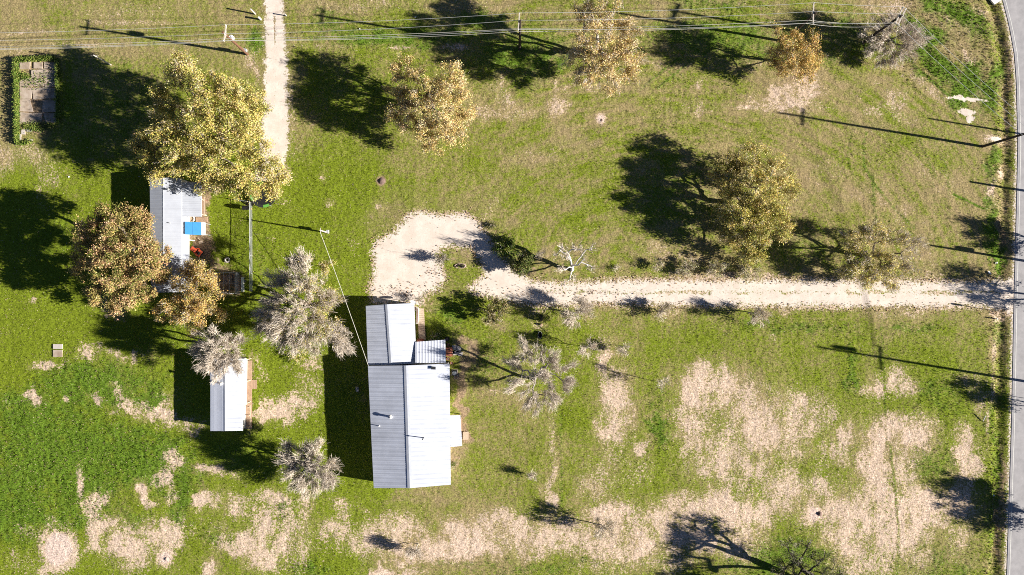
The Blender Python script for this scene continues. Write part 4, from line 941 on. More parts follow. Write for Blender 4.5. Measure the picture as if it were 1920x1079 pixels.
MB().bar(W(208, 122) + Vector((-.5, .0, 4.3)), W(208, 122) + Vector((.5, .0, 4.3)), .06).build('crossbar', 'arm', bpy.data.objects['utility_pole.011'])
MB().bar(W(616, 437) + Vector((0, -.35, 4.6)), W(616, 437) + Vector((0, .35, 4.6)), .07).build('crossbar', 'arm', bpy.data.objects['utility_pole.010'])

def wire(a, b_, sag, label, group, r=.019, m_='wire', name='power_line'):
    a = Vector(a); b_ = Vector(b_); n = 28; pts = []
    for i in range(n + 1):
        t = i / n; p = lerp(a, b_, t); p.z -= sag * 4 * t * (1 - t); pts.append(p)
    tag(MB().tube(pts, r, 5).build(name, m_, loc=a), label, 'wire', group)
def spans(k0, k1, lab, sag):
    for i, side in enumerate(('outer northern', 'middle', 'outer southern')): wire(TOPS[k0]['pins'][i], TOPS[k1]['pins'][i], sag, side + ' ' + lab, 'bare conductors of the pole line')
TOPS['P1']['pins'] = TOPS['P1']['pins'][::-1]
for k in ('P0', 'P2', 'P3', 'P4', 'P5', 'P6'): pass
spans('P0', 'P1', 'conductor from the reddish transformer pole out beyond the weedy slab', .8)
spans('P1', 'P2', 'conductor crossing over the upper gravel track', .9)
spans('P2', 'P3', 'conductor strung over the sparse golden tree', .9)
spans('P3', 'P4', 'conductor on the short span ending at double crossarm', .2)
spans('P4', 'P5', 'conductor slanting over weedy bank to the ditch pole', .5)
spans('P5', 'P6', 'conductor crossing the road to the tall far pole', .7)
def at(k, z): t = TOPS[k]; return t['base'] + t['ax'] * z + Vector((0, -.2, 0))
for k0, k1, lab in (('P0', 'P1', 'low neutral cable between the slab and the transformer pole'), ('P1', 'P2', 'low neutral cable crossing the upper gravel track'), ('P2', 'P3', 'low neutral cable passing the sparse golden tree'), ('P3', 'P4', 'low neutral cable on the short span to the double crossarm')):
    wire(at(k0, TOPS[k0]['H'] * .80), at(k1, TOPS[k1]['H'] * .80), .7, lab, None, .022, 'cable', 'neutral_cable')
    wire(at(k0, TOPS[k0]['H'] * .70), at(k1, TOPS[k1]['H'] * .70), 1.0, lab.replace('low neutral', 'lowest telephone'), None, .022, 'cable', 'telephone_cable')
wire(W(616, 437) + Vector((0, -.3, 4.7)), W(690.5, 686, 2.85), .35, 'pale service cable from the lawn pole to the farmhouse corner', None, .032, 'cable', 'service_cable')
wire(at('P4', 10.3), W(1675, 100), 0, 'taut guy wire anchoring the double-crossarm pole in brush', None, .015, 'wire', 'guy_wire')

# ------------------------------------------------------------------ trees
PAL = dict(
    gold=[(0.655, 0.487, 0.206), (0.693, 0.543, 0.281), (0.580, 0.440, 0.168), (0.505, 0.412, 0.150), (0.711, 0.599, 0.356)],
    goldgreen=[(0.552, 0.460, 0.129), (0.607, 0.506, 0.166), (0.423, 0.386, 0.101), (0.304, 0.313, 0.069), (0.644, 0.552, 0.285)],
    ochre=[(0.644, 0.423, 0.129), (0.589, 0.414, 0.156), (0.515, 0.396, 0.129), (0.386, 0.331, 0.092), (0.681, 0.506, 0.221)],
    rust=[(0.523, 0.345, 0.169), (0.422, 0.312, 0.127), (0.270, 0.253, 0.076), (0.573, 0.397, 0.228), (0.186, 0.203, 0.050), (0.456, 0.345, 0.144), (0.337, 0.295, 0.092)],
    oakgreen=[(.12, .155, .04), (.16, .18, .05), (.09, .12, .03), (.19, .19, .065)],
    pale=[(.48, .42, .27), (.54, .48, .35), (.42, .38, .20), (.36, .36, .15)],
    olive=[(.17, .16, .055), (.23, .20, .07), (.13, .14, .035), (.27, .22, .11)],
    dark=[(.05, .065, .02), (.07, .08, .025), (.035, .05, .015), (.10, .09, .04)],
    straw=[(.50, .42, .27), (.55, .47, .33), (.44, .38, .22)],
    twig=[(.60, .53, .45), (.52, .45, .37), (.66, .60, .53), (.42, .36, .28)],
    twigdark=[(.24, .21, .18), (.30, .27, .23), (.18, .16, .14)],
    weed=[(.11, .18, .03), (.17, .22, .04), (.24, .26, .07), (.07, .13, .02)],
)

def unit(v): return v / (np.linalg.norm(v, axis=1, keepdims=True) + 1e-9)

def leaf_mesh(name, C, s, cols, rs, up=.35):
    n = len(C); nrm = rs.normal(size=(n, 3)); nrm[:, 2] += up; nrm = unit(nrm)
    t = unit(np.cross(nrm, rs.normal(size=(n, 3)))); b = np.cross(nrm, t); s = s[:, None]
    v = np.stack([C - t * s, C + b * s * .48 + nrm * s * .12, C + t * s, C - b * s * .48 + nrm * s * .12], 1).reshape(-1, 3)
    f = np.arange(4 * n).reshape(n, 4)
    return mesh_np(name, v, f, colors={'tint': np.repeat(cols, 4, axis=0)})

def ribbon_arrays(A, B, w, rs):
    d = unit(B - A); s = unit(np.cross(d, rs.normal(size=d.shape))); w = w[:, None]
    v = np.stack([A - s * w, A + s * w, B + s * w * .35, B - s * w * .35], 1).reshape(-1, 3)
    return v, np.arange(4 * len(A)).reshape(-1, 4)

def grow(base, fork_z, limbs, tips, rs, lean):
    """skeleton: trunk, limbs to the lobe centres, twigs to every tip. returns nodes, parents"""
    N = [np.array(base) - np.array([0, 0, .3])]; P = [-1]
    top = np.array([lean[0], lean[1], fork_z]); k = max(3, int(fork_z / .5))
    for i in range(1, k + 1):
        t = i / k; N.append(np.array(base) * (1 - t) + top * t + np.append(rs.normal(size=2) * .06, 0) * (t < 1)); P.append(len(N) - 2)
    fork = len(N) - 1
    def path(start, end, wob):
        a = N[start]; L = np.linalg.norm(end - a); m = max(2, int(L / .7)); prev = start
        mid = (a + end) / 2 + rs.normal(size=3) * wob * L - np.array([0, 0, .06 * L])
        for i in range(1, m + 1):
            t = i / m; q = (1 - t) ** 2 * a + 2 * t * (1 - t) * mid + t * t * end
            if i < m: q = q + rs.normal(size=3) * .05 * min(L, 2)
            N.append(q); P.append(prev); prev = len(N) - 1
        return prev
    for e in limbs:
        A = np.array(N[fork:]); d = np.linalg.norm(A - e, axis=1) + .35 * np.linalg.norm(A - N[fork], axis=1)
        path(fork + int(np.argmin(d)) if rs.rand() < .6 else fork, e, .12)
    order = np.argsort(np.linalg.norm(tips - N[fork], axis=1))
    ends = []
    for j in order:
        A = np.array(N[fork:]); d = np.linalg.norm(A - tips[j], axis=1) + .12 * np.linalg.norm(A - N[fork], axis=1)
        ends.append(path(fork + int(np.argmin(d)), tips[j], .1))
    return np.array(N), np.array(P), ends

def wood_mesh(name, N, P, ends, r_tip, r_base, power=.5):
    n = len(N); cnt = np.zeros(n); cnt[ends] = 1
    for i in range(n - 1, 0, -1): cnt[P[i]] += cnt[i]
    cnt = np.maximum(cnt, 1); rad = r_tip * cnt ** power; rad = rad * min(1.0, r_base / rad[0]) if rad[0] > r_base else rad
    rad[0] *= 1.35
    vs = []; fs = []; off = 0
    ch = np.arange(1, n); a = N[P[ch]]; b = N[ch]; ra = np.minimum(rad[P[ch]], rad[ch] * 1.25); ra = np.where(P[ch] < 2, rad[P[ch]], ra); rb = rad[ch]
    d = unit(b - a); ref = np.where(np.abs(d[:, 2:3]) < .9, np.array([[0, 0, 1.]]), np.array([[1., 0, 0]])); X = unit(np.cross(d, ref)); Y = np.cross(d, X)
    b = b + d * rb[:, None] * .4
    for sides, m in ((7, rb > .06), (4, (rb <= .06) & (rb > .022)), (3, rb <= .022)):
        if not m.any(): continue
        k = m.sum(); an = 2 * np.pi * np.arange(sides) / sides
        dirs = X[m][:, None, :] * np.cos(an)[None, :, None] + Y[m][:, None, :] * np.sin(an)[None, :, None]
        r0 = a[m][:, None, :] + dirs * ra[m][:, None, None]; r1 = b[m][:, None, :] + dirs * rb[m][:, None, None]
        v = np.concatenate([r0, r1], 1).reshape(-1, 3); base = (np.arange(k) * 2 * sides)[:, None] + off
        i0 = np.arange(sides); i1 = (i0 + 1) % sides
        f = np.stack([base + i0, base + i1, base + i1 + sides, base + i0 + sides], -1).reshape(-1, 4)
        vs.append(v); fs.append(f); off += len(v)
    return mesh_np(name, np.concatenate(vs), np.concatenate(fs), smooth=True)

def tree(name, label, bpx, bpy_, lobes, pal, seed, fork=1.6, cat='tree', group=None, dens=1.5, nleaf=46, lsize=.17, sig=.40, twigs=0, twig_pal='twig',
         twig_len=.8, twig_w=.016, bark='bark', r_base=.34, r_tip=.018, zmin=.7, sparse=0.0, shell=.33, flat=.62):
    rs = np.random.RandomState(seed); base = W(bpx, bpy_)
    tips = []; limbs = []
    for lb in lobes:
        px, py, rp, z = lb[:4]; fl = lb[4] if len(lb) > 4 else flat; lv = lb[5] if len(lb) > 5 else 1.0
        c = np.array(W(px, py, z)); r = rp * (CAMZ - z) / FPX; m = max(3, int(math.pi * r * r * dens))
        u = unit(rs.normal(size=(m, 3))) * (rs.rand(m, 1) ** shell); u[:, 2] *= fl
        q = c + u * r * .95; q = q[q[:, 2] > zmin]
        tips.append(np.concatenate([q, np.full((len(q), 1), lv)], 1)); limbs.append(c - np.array([0, 0, r * fl * .35]))
    tips = np.concatenate(tips); lv = tips[:, 3]; tips = tips[:, :3]
    cen = tips.mean(0); b0 = np.array(base); top = b0 * .75 + cen * .25
    N, P, ends = grow(b0, fork, limbs, tips, rs, top[:2])
    o = empty(name, base, label, cat, group)
    me = wood_mesh('trunk', N, P, ends, r_tip, r_base); link_mesh('trunk', me, bark, o)
    pal_a = np.array(PAL[pal])
    if nleaf:
        cl_keep = rs.rand(len(tips)) > sparse; T = tips[cl_keep]; LV = lv[cl_keep]
        cnt = np.maximum((nleaf * (3.0 if lsize > .125 else 1.0) * LV * rs.uniform(.55, 1.4, len(T))).astype(int), 0); ci = np.repeat(np.arange(len(T)), cnt)
        if len(ci):
            off = rs.normal(size=(len(ci), 3)) * sig * .80 * rs.uniform(.7, 1.25, len(T))[ci][:, None]; off[:, 2] *= .7
            Cn = T[ci] + off; keep = Cn[:, 2] > .12; Cn = Cn[keep]; ci = ci[keep]
            hue = rs.randint(0, len(pal_a), len(T)); pick = np.where(rs.rand(len(ci)) < .55, hue[ci], rs.randint(0, len(pal_a), len(ci)))
            col = pal_a[pick] * rs.uniform(.72, 1.18, len(T))[ci][:, None] * rs.uniform(.84, 1.16, (len(ci), 1)) * (1 + .08 * rs.normal(size=(len(ci), 3)))
            sz = lsize * (.62 if lsize > .125 else 1.0) * rs.uniform(.6, 1.4, len(ci))
            tag(link_mesh('crown', leaf_mesh('crown', Cn, sz, np.clip(col, .005, .8), rs), 'leaf', o), kind='stuff')
    if twigs:
        par = tips[rs.randint(0, len(tips), twigs)]; out = par - (b0 * .5 + cen * .5); out = unit(out + rs.normal(size=out.shape) * .1)
        d = unit(out + rs.normal(size=out.shape) * .38 + np.array([0, 0, .12])); A = par + rs.normal(size=par.shape) * .18 - d * twig_len * .3
        B = A + d * (twig_len * rs.uniform(.5, 1.3, (twigs, 1))); B[:, 2] = np.maximum(B[:, 2], .1); A[:, 2] = np.maximum(A[:, 2], .1)
        v, f = ribbon_arrays(A, B, twig_w * rs.uniform(.6, 1.4, twigs), rs)
        # side shoots
        k = twigs * 2; pi = rs.randint(0, twigs, k); t = rs.uniform(.25, .9, (k, 1)); A2 = A[pi] * (1 - t) + B[pi] * t
        d2 = unit(d[pi] + rs.normal(size=(k, 3)) * .6); B2 = A2 + d2 * (twig_len * .45 * rs.uniform(.5, 1.3, (k, 1))); B2[:, 2] = np.maximum(B2[:, 2], .1)
        v2, f2 = ribbon_arrays(A2, B2, twig_w * .7 * rs.uniform(.6, 1.4, k), rs)
        tw = np.array(PAL[twig_pal]); c1 = tw[rs.randint(0, len(tw), twigs)]; c2 = tw[rs.randint(0, len(tw), k)]
        me = mesh_np('twigs', np.concatenate([v, v2]), np.concatenate([f, f2 + len(v)]), colors={'tint': np.repeat(np.concatenate([c1, c2]), 4, axis=0)})
        tag(link_mesh('twigs', me, 'twig', o), kind='stuff')
    return o

# large trees
tree('golden_tree', 'huge golden many-lobed tree overhanging the grey mobile home', 420, 262,
     [(345, 140, 34, 7.4), (295, 190, 30, 6.0), (320, 235, 44, 7.2), (385, 165, 38, 8.0), (440, 175, 44, 7.6), (380, 225, 46, 8.8), (445, 235, 46, 8.4), (285, 285, 30, 5.2), (345, 290, 44, 7.2), (410, 295, 46, 7.6), (475, 270, 40, 6.8), (480, 200, 30, 6.4), (500, 310, 28, 4.8), (455, 345, 36, 5.2), (395, 345, 30, 4.4), (500, 352, 26, 3.2), (262, 262, 26, 5.2), (300, 320, 22, 4.6), (520, 330, 24, 3.6), (340, 120, 22, 7)],
     'goldgreen', 11, fork=2.2, nleaf=60, dens=1.35, lsize=.18, r_base=.55, twigs=2500, twig_w=.014, sig=.46)
tree('golden_tree', 'broad tan-gold tree east of the upper gravel track', 812, 200,
     [(765, 130, 30, 5.7), (745, 165, 26, 4.4), (755, 215, 34, 4.9), (800, 175, 32, 6.6), (840, 150, 36, 6.5), (865, 195, 34, 5.3), (825, 215, 42, 6.8), (850, 245, 32, 4.9), (795, 245, 30, 4.9), (810, 278, 18, 3.2), (770, 180, 24, 5.2)],
     'gold', 12, fork=1.6, nleaf=58, lsize=.165, r_base=.42, twigs=900, sparse=.08)
tree('golden_tree', 'sparse golden tree with bare white limbs under the power lines', 1118, 98,
     [(1095, 30, 26, 7), (1140, 25, 30, 8), (1175, 55, 30, 7.5), (1120, 70, 36, 9), (1165, 95, 34, 7.5), (1190, 110, 22, 5.5), (1130, 115, 34, 8), (1100, 135, 28, 5.8), (1140, 150, 24, 5), (1180, 135, 22, 4.8), (1085, 95, 24, 6.5), (1065, 110, 18, 5, .6, .5)],
     'gold', 13, fork=1.5, nleaf=52, lsize=.16, r_base=.36, twigs=2600, twig_w=.02, bark='bark_pale', sparse=.15, r_tip=.026)
tree('golden_tree', 'small dense orange-gold tree in front of a power pole', 1482, 118,
     [(1480, 75, 26, 5.6), (1515, 80, 26, 5.8), (1460, 105, 24, 4.6), (1495, 110, 32, 6.4), (1525, 110, 22, 4.6), (1475, 135, 20, 3.4), (1510, 138, 22, 3.6), (1455, 60, 14, 4.6, .6, .5)],
     'ochre', 14, fork=1.3, nleaf=56, lsize=.155, r_base=.3, twigs=500)
tree('golden_tree', 'large golden-green tree alone in the paddock north of the drive', 1385, 385,
     [(1365, 310, 28, 3.8), (1410, 300, 34, 4.6), (1450, 325, 36, 4.3), (1475, 355, 28, 3.5), (1420, 350, 40, 5.6), (1370, 350, 28, 4.5), (1440, 390, 40, 4.9), (1390, 400, 38, 5.0), (1355, 400, 24, 3.5), (1460, 425, 30, 3.5), (1420, 440, 38, 4.2), (1375, 445, 32, 3.6), (1410, 478, 24, 2.7), (1340, 330, 20, 3.2, .6, .6)],
     'goldgreen', 15, fork=1.8, nleaf=64, lsize=.165, r_base=.46, twigs=1200, sparse=.06)
tree('golden_tree', 'thin yellow and grey tree at the east end of the drive', 1622, 480,
     [(1600, 445, 26, 4.6), (1640, 440, 28, 5.2), (1680, 450, 26, 4.4, .6, .35), (1715, 465, 24, 4, .6, .12), (1610, 485, 28, 5), (1655, 490, 30, 5.2), (1700, 500, 26, 4, .6, .2), (1630, 520, 26, 3.6), (1670, 525, 22, 3.2, .6, .6), (1585, 510, 18, 3)],
     'goldgreen', 16, fork=1.2, nleaf=60, lsize=.155, r_base=.28, twigs=3600, sparse=.08, twig_w=.017)
tree('rust_oak', 'dense rust-brown leafy oak on the west side of the mobile home', 262, 488,
     [(195, 410, 28, 6), (240, 405, 26, 6.5), (270, 410, 18, 6), (165, 445, 32, 6.5), (215, 450, 40, 8.2), (265, 450, 34, 7.4), (155, 495, 28, 5.5), (205, 500, 42, 8.4), (260, 495, 40, 8), (300, 480, 22, 5.6), (190, 545, 30, 5.6), (235, 545, 36, 6.4), (280, 535, 28, 5.6), (215, 572, 16, 3.8), (305, 520, 18, 4.6)],
     'rust', 17, fork=1.8, nleaf=70, lsize=.175, r_base=.46, twigs=0, sig=.42)
tree('ochre_tree', 'ochre-leaved tree at the south end of the mobile home', 372, 562,
     [(360, 505, 22, 4.8), (385, 520, 26, 5.2), (345, 540, 24, 5.6), (380, 555, 34, 6.6), (325, 575, 28, 5), (360, 590, 32, 5.6), (400, 585, 22, 4.6), (300, 590, 18, 3.8), (365, 615, 18, 3.6), (350, 500, 14, 4.5), (330, 540, 14, 4.5, .6, .6)],
     'ochre', 18, fork=1.5, nleaf=50, lsize=.165, r_base=.34, twigs=1300, sparse=.06)
tree('grey_tree', 'large grey twiggy tree with yellow tufts west of the farmhouse', 590, 572,
     [(560, 500, 28, 5.6, .6, .25), (530, 530, 30, 5.8, .6, .35), (575, 540, 36, 7.6, .6, .8), (615, 560, 28, 6, .6, 1.5), (510, 580, 32, 5.4, .6, .3), (555, 590, 40, 7.6, .6, .35), (605, 600, 34, 6, .6, 1.1), (630, 630, 30, 4.6, .6, .08), (575, 635, 34, 5, .6, .3), (525, 625, 32, 4.6, .6, .2), (495, 610, 20, 4, .6, .2), (640, 650, 18, 3.4, .6, 0)],
     'goldgreen', 19, fork=1.6, nleaf=34, lsize=.15, r_base=.42, twigs=7800, twig_w=.022, twig_len=1.3, r_tip=.022, shell=.5)
tree('grey_tree', 'bare tan twiggy tree leaning over the cabin roof', 425, 648,
     [(385, 645, 26, 5, .6, .12), (410, 640, 26, 6, .6, .15), (440, 650, 22, 5, .6, .25), (395, 670, 30, 5.8, .6, .15), (425, 672, 28, 5.6, .6, .12), (400, 692, 22, 4.8, .6, .1), (440, 685, 18, 4.6, .6, .1)],
     'pale', 20, fork=1.6, nleaf=26, lsize=.12, r_base=.28, twigs=4200, twig_w=.021, twig_len=1.3, shell=.5)
tree('grey_tree', 'grey starburst bare tree beside a yellow-green shrub', 592, 872,
     [(600, 885, 30, 5.7, .6, .08), (575, 865, 26, 5.1, .6, .3), (550, 870, 26, 4.6, .6, .35), (590, 845, 24, 4.6, .6, .9), (560, 895, 26, 4.3, .6, .25), (610, 905, 22, 4.1, .6, .1), (545, 845, 18, 4.1, .6, .5), (620, 870, 14, 4.1, .6, .3), (575, 910, 22, 3.0, .6, .5)],
     'pale', 21, fork=1.0, nleaf=36, lsize=.135, r_base=.24, twigs=4300, twig_w=.022, twig_len=1.3, shell=.5)
tree('grey_tree', 'wide bare grey tree in front of the farmhouse porch', 1000, 712,
     [(965, 680, 22, 4.6, .6), (1000, 665, 24, 5.7, .6), (1035, 680, 26, 5.7, .6), (1015, 705, 30, 7.1, .6), (1055, 715, 22, 5.0, .6), (975, 720, 24, 5.5, .6), (1000, 750, 26, 4.8, .6), (1035, 745, 24, 4.8, .6), (985, 650, 14, 4.6, .6), (1060, 690, 14, 4.6, .6)],
     'pale', 22, fork=1.1, nleaf=0, r_base=.30, twigs=4600, twig_w=.019, twig_len=1.1, bark='bark_grey', r_tip=.020, dens=1.3, shell=.5)
tree('grey_brush', 'bare grey brush at the foot of the double-crossarm pole', 1668, 76,
     [(1640, 55, 26, 3.4, .6, .12), (1670, 45, 26, 3.6, .6, .08), (1700, 60, 26, 3, .6, .05), (1660, 85, 28, 3, .6, .25), (1700, 85, 24, 2.6, .6, .1), (1725, 72, 18, 2.2, .6, .05), (1640, 95, 18, 2.2, .6, .4), (1680, 110, 18, 1.8, .6, .2), (1655, 112, 14, 1.6, .6, .2)],
     'pale', 23, fork=.7, nleaf=36, lsize=.13, r_base=.22, twigs=3800, twig_w=.021, twig_len=1.0)
# dead tree with pale limbs
tree('dead_tree', 'dead bleached tree with pale forking limbs north of the drive', 1072, 507,
     [(1050, 470, 18, 4.4, .5), (1072, 468, 14, 4.8, .5), (1062, 485, 12, 4, .5), (1100, 468, 15, 4.8, .5), (1095, 485, 9, 4, .5), (1058, 507, 10, 3, .5), (1110, 500, 8, 3.2, .5), (1068, 525, 13, 2.6, .5)],
     'straw', 24, fork=1.0, nleaf=0, r_base=.26, twigs=420, twig_w=.024, twig_len=.7, bark='bark_bone', r_tip=.044, dens=1.3, cat='tree')
# dark tree at the bottom edge
tree('dark_oak', 'half-bare green oak at the south edge casting a black branching shadow', 1540, 1100,
     [(1480, 1035, 24, 5, .5, .7), (1515, 1030, 24, 5, .5, .8), (1545, 1050, 24, 5.4, .5, .7), (1500, 1065, 26, 5.8, .5, 1), (1545, 1085, 28, 6.5, .5, .9), (1460, 1070, 22, 5, .5, .8), (1495, 1100, 26, 6, .5, 1), (1575, 1080, 20, 5, .5, .6), (1530, 1128, 30, 6, .5, 1), (1480, 1135, 28, 5.4, .5, 1)],
     'oakgreen', 25, fork=1.6, nleaf=34, lsize=.13, r_base=.42, twigs=1200, twig_pal='twigdark', bark='bark_dark', r_tip=.034, sparse=.25)

# shrubs and small trees
def shrub(label, px, py, r, z, pal, seed, nleaf=50, twigs=300, lsize=.1, name='shrub', dens=3.0, group=None, fork=.25, bark='bark', twig_pal='twig', sig=.26, cat='shrub', flat=.7, twig_len=.5, ox=0, oy=0, rb=.08):
    return tree(name, label, px, py, [(px + ox, py + oy, r, z, flat), (px + ox + r * .5, py + oy - r * .3, r * .6, z * .9, flat), (px + ox - r * .45, py + oy + r * .35, r * .62, z * .85, flat)], pal, seed, fork=fork, nleaf=nleaf, dens=dens, lsize=lsize, sig=sig, twigs=twigs, twig_len=twig_len, r_base=rb, r_tip=.009, zmin=.12, cat=cat, group=group, bark=bark, twig_pal=twig_pal, twig_w=.013)
shrub('dark round bush west of the dead bleached tree', 978, 493, 25, 1.6, 'oakgreen', 40, 80, 200, .11, bark='bark_dark', twig_pal='twigdark')
shrub('low green bush on the inner bend of the drive', 946, 462, 22, .9, 'weed', 41, 60, 60, .10)
shrub('olive bush south of the drive bend', 926, 582, 26, 1.9, 'olive', 42, 60, 300, .11, cat='shrub')
shrub('small grey-green bush, westernmost of the drive row', 1234, 497, 9.6, 0.875, 'pale', 43, 60, 120, .07)
shrub('grey-green bush second in the row along the drive', 1288, 502, 16.8, 1.0, 'pale', 44, 60, 200, .08)
shrub('grey-green bush third in the row along the drive', 1342, 504, 16.8, 1.0, 'pale', 45, 60, 200, .08)
shrub('grey-green bush at the foot of the large golden-green tree', 1404, 506, 21.599999999999998, 1.125, 'pale', 46, 60, 260, .08)
shrub('yellow shrub at the north edge of the large grey tree', 612, 502, 16, 1.8, 'goldgreen', 47, 50, 150, .1)
shrub('yellow-green shrub between the grey tree and the lawn', 560, 660, 22, .8, 'goldgreen', 48, 16, 80, .08)
shrub('dark leafy plants against the north side of the porch', 815, 633, 10, .5, 'weed', 49, 40, 60, .07)
shrub('small dark tuft by the curved edge of the drive', 924, 424, 4.5, .4, 'dark', 50, 60, 30, .06)
shrub('tiny twig heap in the grass east of the dead tree', 1156, 502, 5, .25, 'pale', 51, 10, 80, .05)
shrub('leafless fine shrub on the north edge of the farmhouse shadow', 786, 562, 10, .9, 'olive', 52, 24, 120, .07)
shrub('green weed clump in the shaded bed by the southern lean-to', 851, 871, 4.5, .3, 'weed', 53, 40, 20, .06)

def sapling(label, px, py, H, r, seed, pal='pale', nleaf=6, twigs=700, ox=0, oy=0, name='bare_sapling', tp='twig', bark='bark_pale', tw=.019, tl=.8, lsize=.08, dens=2.2):
    return tree(name, label, px, py, [(px + ox, py + oy, r, H * .62, .8), (px + ox + r * .4, py + oy - r * .4, r * .6, H * .82, .8), (px + ox - r * .4, py + oy + r * .3, r * .6, H * .7, .8)], pal, seed, fork=H * .28, nleaf=nleaf, dens=dens, lsize=lsize, sig=.3, twigs=twigs, twig_len=tl, r_base=.09, r_tip=.012, zmin=.5, cat='sapling', bark=bark, twig_pal=tp, twig_w=tw)
sapling('spreading pale bare tree south of the drive by the upright tyre', 1073, 587, 3.4, 28, 60, 'straw', 5, 1300, 10, -1)
sapling('bare white sapling, larger of two on the straw strip', 1098, 651, 4.2, 16, 61, twigs=420, ox=4, oy=2)
sapling('little bare white sapling, smaller of two by the straw strip', 1166, 649, 2.0, 9, 62, twigs=200, ox=3, oy=5)
sapling('thin forked sapling alone on green grass with a branched shadow', 1240, 716, 3.8, 11, 63, twigs=120, ox=3, oy=3, nleaf=0, dens=1.4)
sapling('small tan-leaved tree on the southern straw band', 1128, 984, 4.4, 22, 64, 'straw', 26, 600, 8, 8)
sapling('low white-twigged plant at the southern straw band', 784, 1020, 2.6, 14, 65, twigs=420, ox=-8, oy=16, nleaf=0)
sapling('tiny bare sapling in lawn south-east of the farmhouse', 998, 892, 1.5, 7, 66, twigs=160, nleaf=0)
sapling('small yellow-leaved tree on the south edge of the drive', 1417, 587, 3.6, 20, 67, 'straw', 34, 500, 8, 6)
sapling('straw-coloured bush on the south edge of the drive', 1240, 584, 2.2, 18, 68, 'straw', 44, 300, 4, 2)
sapling('thin sapling casting a streaky shadow over the gravel loop', 1010, 480, 6.5, 8, 69, twigs=90, nleaf=0, ox=4, oy=-4, dens=.8, tp='twigdark', bark='bark')
sapling('little leafy tree at the west tip of the grass island', 828, 487, 1.9, 11, 70, 'dark', 46, 200, 2, 0, bark='bark', name='leafy_sapling', dens=4)
# trees across the road: only their shadows reach the picture
for i, (px, py, r, z, lab) in enumerate(((2012, 985, 50, 4.4, 'leafy roadside tree far south across the road'), (2015, 562, 40, 4.2, 'roadside tree across from the drive mouth'), (2022, 462, 30, 4, 'roadside tree across from the ditch grass'), (2005, 770, 24, 4, 'small roadside tree across from the foot path'))):
    tree('roadside_tree', lab, px, py, [(px + 10, py, r, z), (px - 10, py - r * .5, r * .7, z * 1.1), (px + 20, py + r * .5, r * .7, z * .9), (px + 30, py - r * .4, r * .6, z * 1.15)], 'olive', 80 + i, fork=1.5, nleaf=44 if i != 1 else 14, dens=1.4, lsize=.16, r_base=.3, twigs=900)

# ------------------------------------------------------------------ weeds, grass, fallen leaves
def weed_border():
    rs = np.random.RandomState(5); pts = []
    def run(x0, y0, x1, y1, n, w, h):
        t = rs.rand(n, 1); q = np.array([[x0, y0]]) * (1 - t) + np.array([[x1, y1]]) * t + rs.normal(size=(n, 2)) * w
        z = np.abs(rs.normal(size=n)) * h * .5 + .08; k = (CAMZ) / FPX
        pts.append(np.stack([(q[:, 0] - 960) * k, (539.5 - q[:, 1]) * k, np.minimum(z, h * 1.3)], 1))
    run(33, 114, 35, 270, 7000, 2.0, .75); run(33, 113, 104, 110, 3600, 2.0, .6); run(109, 112, 110, 230, 3200, 1.7, .5); run(40, 150, 104, 150, 500, 8, .15); run(60, 240, 100, 236, 600, 6, .2); run(34, 270, 60, 266, 700, 2, .4); run(40, 140, 52, 146, 300, 3, .3); run(42, 236, 70, 240, 300, 4, .2)
    C = np.concatenate(pts); pal = np.array(PAL['weed']); col = pal[rs.randint(0, len(pal), len(C))] * rs.uniform(.8, 1.3, (len(C), 1))
    o = link_mesh('weed_border', leaf_mesh('weed_border', C, rs.uniform(.06, .13, len(C)), col, rs), 'leaf')
    tag(o, 'green weeds framing the broken concrete slab', 'weeds', kind='stuff')
weed_border()

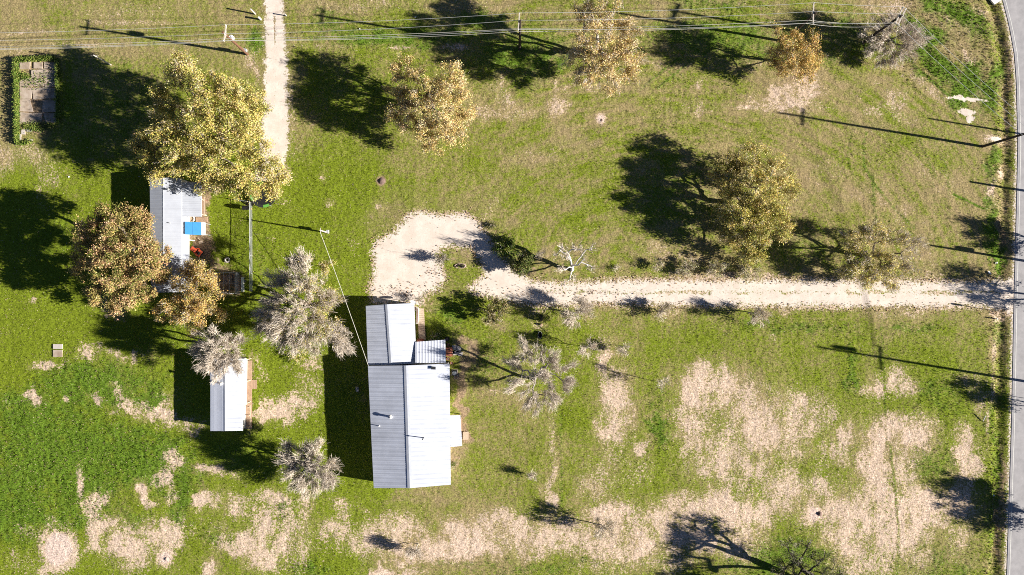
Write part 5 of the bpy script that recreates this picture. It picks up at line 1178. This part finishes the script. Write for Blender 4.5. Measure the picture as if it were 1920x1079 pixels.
def grass():
    rs = np.random.RandomState(9); n = 460000
    px = rs.uniform(-30, 1950, n); py = rs.uniform(-30, 1110, n)
    S, g, V, D, K = cover(px, py); e = road_edge(py)
    p = np.clip(.16 + .35 * np.clip(g, 0, 1) + .45 * np.clip(K, 0, 1) - 1.1 * V - .62 * np.clip(S, 0, 1) - .45 * np.clip(D, 0, 1), .03, 1)
    rough = np.exp(-((px - (e - 26)) / 26) ** 2) + .8 * smooth(1640, 1720, px) * smooth(210, 120, py); rough = np.clip(rough, 0, 1); p = np.maximum(p, .6 * rough * (1 - V))
    ok = (rs.rand(n) < p) & (px < e - 5) & (V < .5)
    for (x0, y0, x1, y1) in ((690, 575, 780, 690), (700, 690, 846, 908), (400, 672, 458, 806), (286, 336, 380, 548), (36, 115, 107, 234), (783, 578, 797, 640)):
        ok &= ~((px > x0) & (px < x1) & (py > y0) & (py < y1))
    px, py, S, g, K, V, rough = px[ok], py[ok], S[ok], g[ok], K[ok], V[ok], rough[ok]; n = len(px)
    z = terrain(px, py, K, V); base = np.stack([(px - 960) / PXM, (539.5 - py) / PXM, z - .02], 1)
    h = (.06 + .03 * np.clip(K, 0, 1) + .06 * rough + .04 * np.clip(g, 0, 1)) * rs.uniform(.6, 1.5, n)
    mixg = np.clip(g + rs.normal(size=n) * .22, 0, 1)[:, None]
    col = np.array([[.30, .245, .12]]) * (1 - mixg) + np.array([[.20, .235, .026]]) * mixg
    kk = np.clip(K + rs.normal(size=n) * .15, 0, 1)[:, None]; col = col * (1 - kk) + np.array([[.145, .225, .02]]) * kk
    dry = (rs.rand(n) < (.10 + .25 * rough + .5 * np.clip(S, 0, 1)))[:, None]; col = np.where(dry, np.array([[.36, .28, .18]]), col) * rs.uniform(.75, 1.3, (n, 1))
    V3 = []; 
    for k in range(3):
        a = rs.uniform(0, 2 * np.pi, n); d = np.stack([np.cos(a), np.sin(a), 0 * a], 1); s = np.stack([-np.sin(a), np.cos(a), 0 * a], 1); w = (h * rs.uniform(.16, .3, n))[:, None]
        b0 = base + d * (h * .25)[:, None]; tip = base + d * (h * rs.uniform(.3, .9, n))[:, None] + np.array([[0, 0, 1]]) * h[:, None]
        V3.append(np.stack([b0 - s * w, b0 + s * w, tip], 1))
    v = np.stack(V3, 1).reshape(-1, 3); f = np.arange(len(v)).reshape(-1, 3)
    o = link_mesh('grass', mesh_np('grass', v, f, colors={'tint': np.repeat(col, 9, axis=0)}), 'blade')
    tag(o, 'green and straw-coloured grass tufts over the meadow and ditch', 'grass', kind='stuff')
    return n
NG = grass()

def fallen_leaves():
    rs = np.random.RandomState(21); n = 90000; px = rs.uniform(600, 1900, n); py = rs.uniform(380, 620, n)
    sd = poly_sd(px, py, DRIVE); p = np.exp(-((sd + 5) / 9) ** 2) * .5 + .004 * (sd > 0)
    p += .6 * np.exp(-((px - 1080) / 90) ** 2 - ((py - 549) / 7) ** 2) * (sd > 0) + .5 * np.exp(-((px - 760) / 50) ** 2 - ((py - 548) / 14) ** 2) + .5 * np.exp(-((px - 812) / 16) ** 2 - ((py - 512) / 26) ** 2)
    p += .3 * np.exp(-((px - 945) / 40) ** 2 - ((py - 548) / 14) ** 2)
    ok = (rs.rand(n) < p * .42) & ~((px > 686) & (px < 782) & (py > 570)) & (px < 1890); px, py = px[ok], py[ok]
    S, g, V, D, K = cover(px, py); z = terrain(px, py, K, V) + .05
    C = np.stack([(px - 960) / PXM, (539.5 - py) / PXM, z], 1); pal = np.array([(.30, .19, .11), (.38, .26, .16), (.25, .16, .10), (.46, .33, .22)])
    col = pal[rs.randint(0, 4, len(C))] * rs.uniform(.7, 1.2, (len(C), 1))
    tag(link_mesh('fallen_leaves', leaf_mesh('fallen_leaves', C, rs.uniform(.06, .14, len(C)), col, rs, up=2.2), 'leaf'), 'brown fallen leaves along the gravel edges', 'leaves', kind='stuff')
fallen_leaves()
if False: print('tufts', NG, 'objects', len(bpy.data.objects), 'tris', sum(sum(len(p.vertices) - 2 for p in o.data.polygons) if len(o.data.polygons) < 5000 else len(o.data.loops) - 2 * len(o.data.polygons) for o in bpy.data.objects if o.type == 'MESH'))
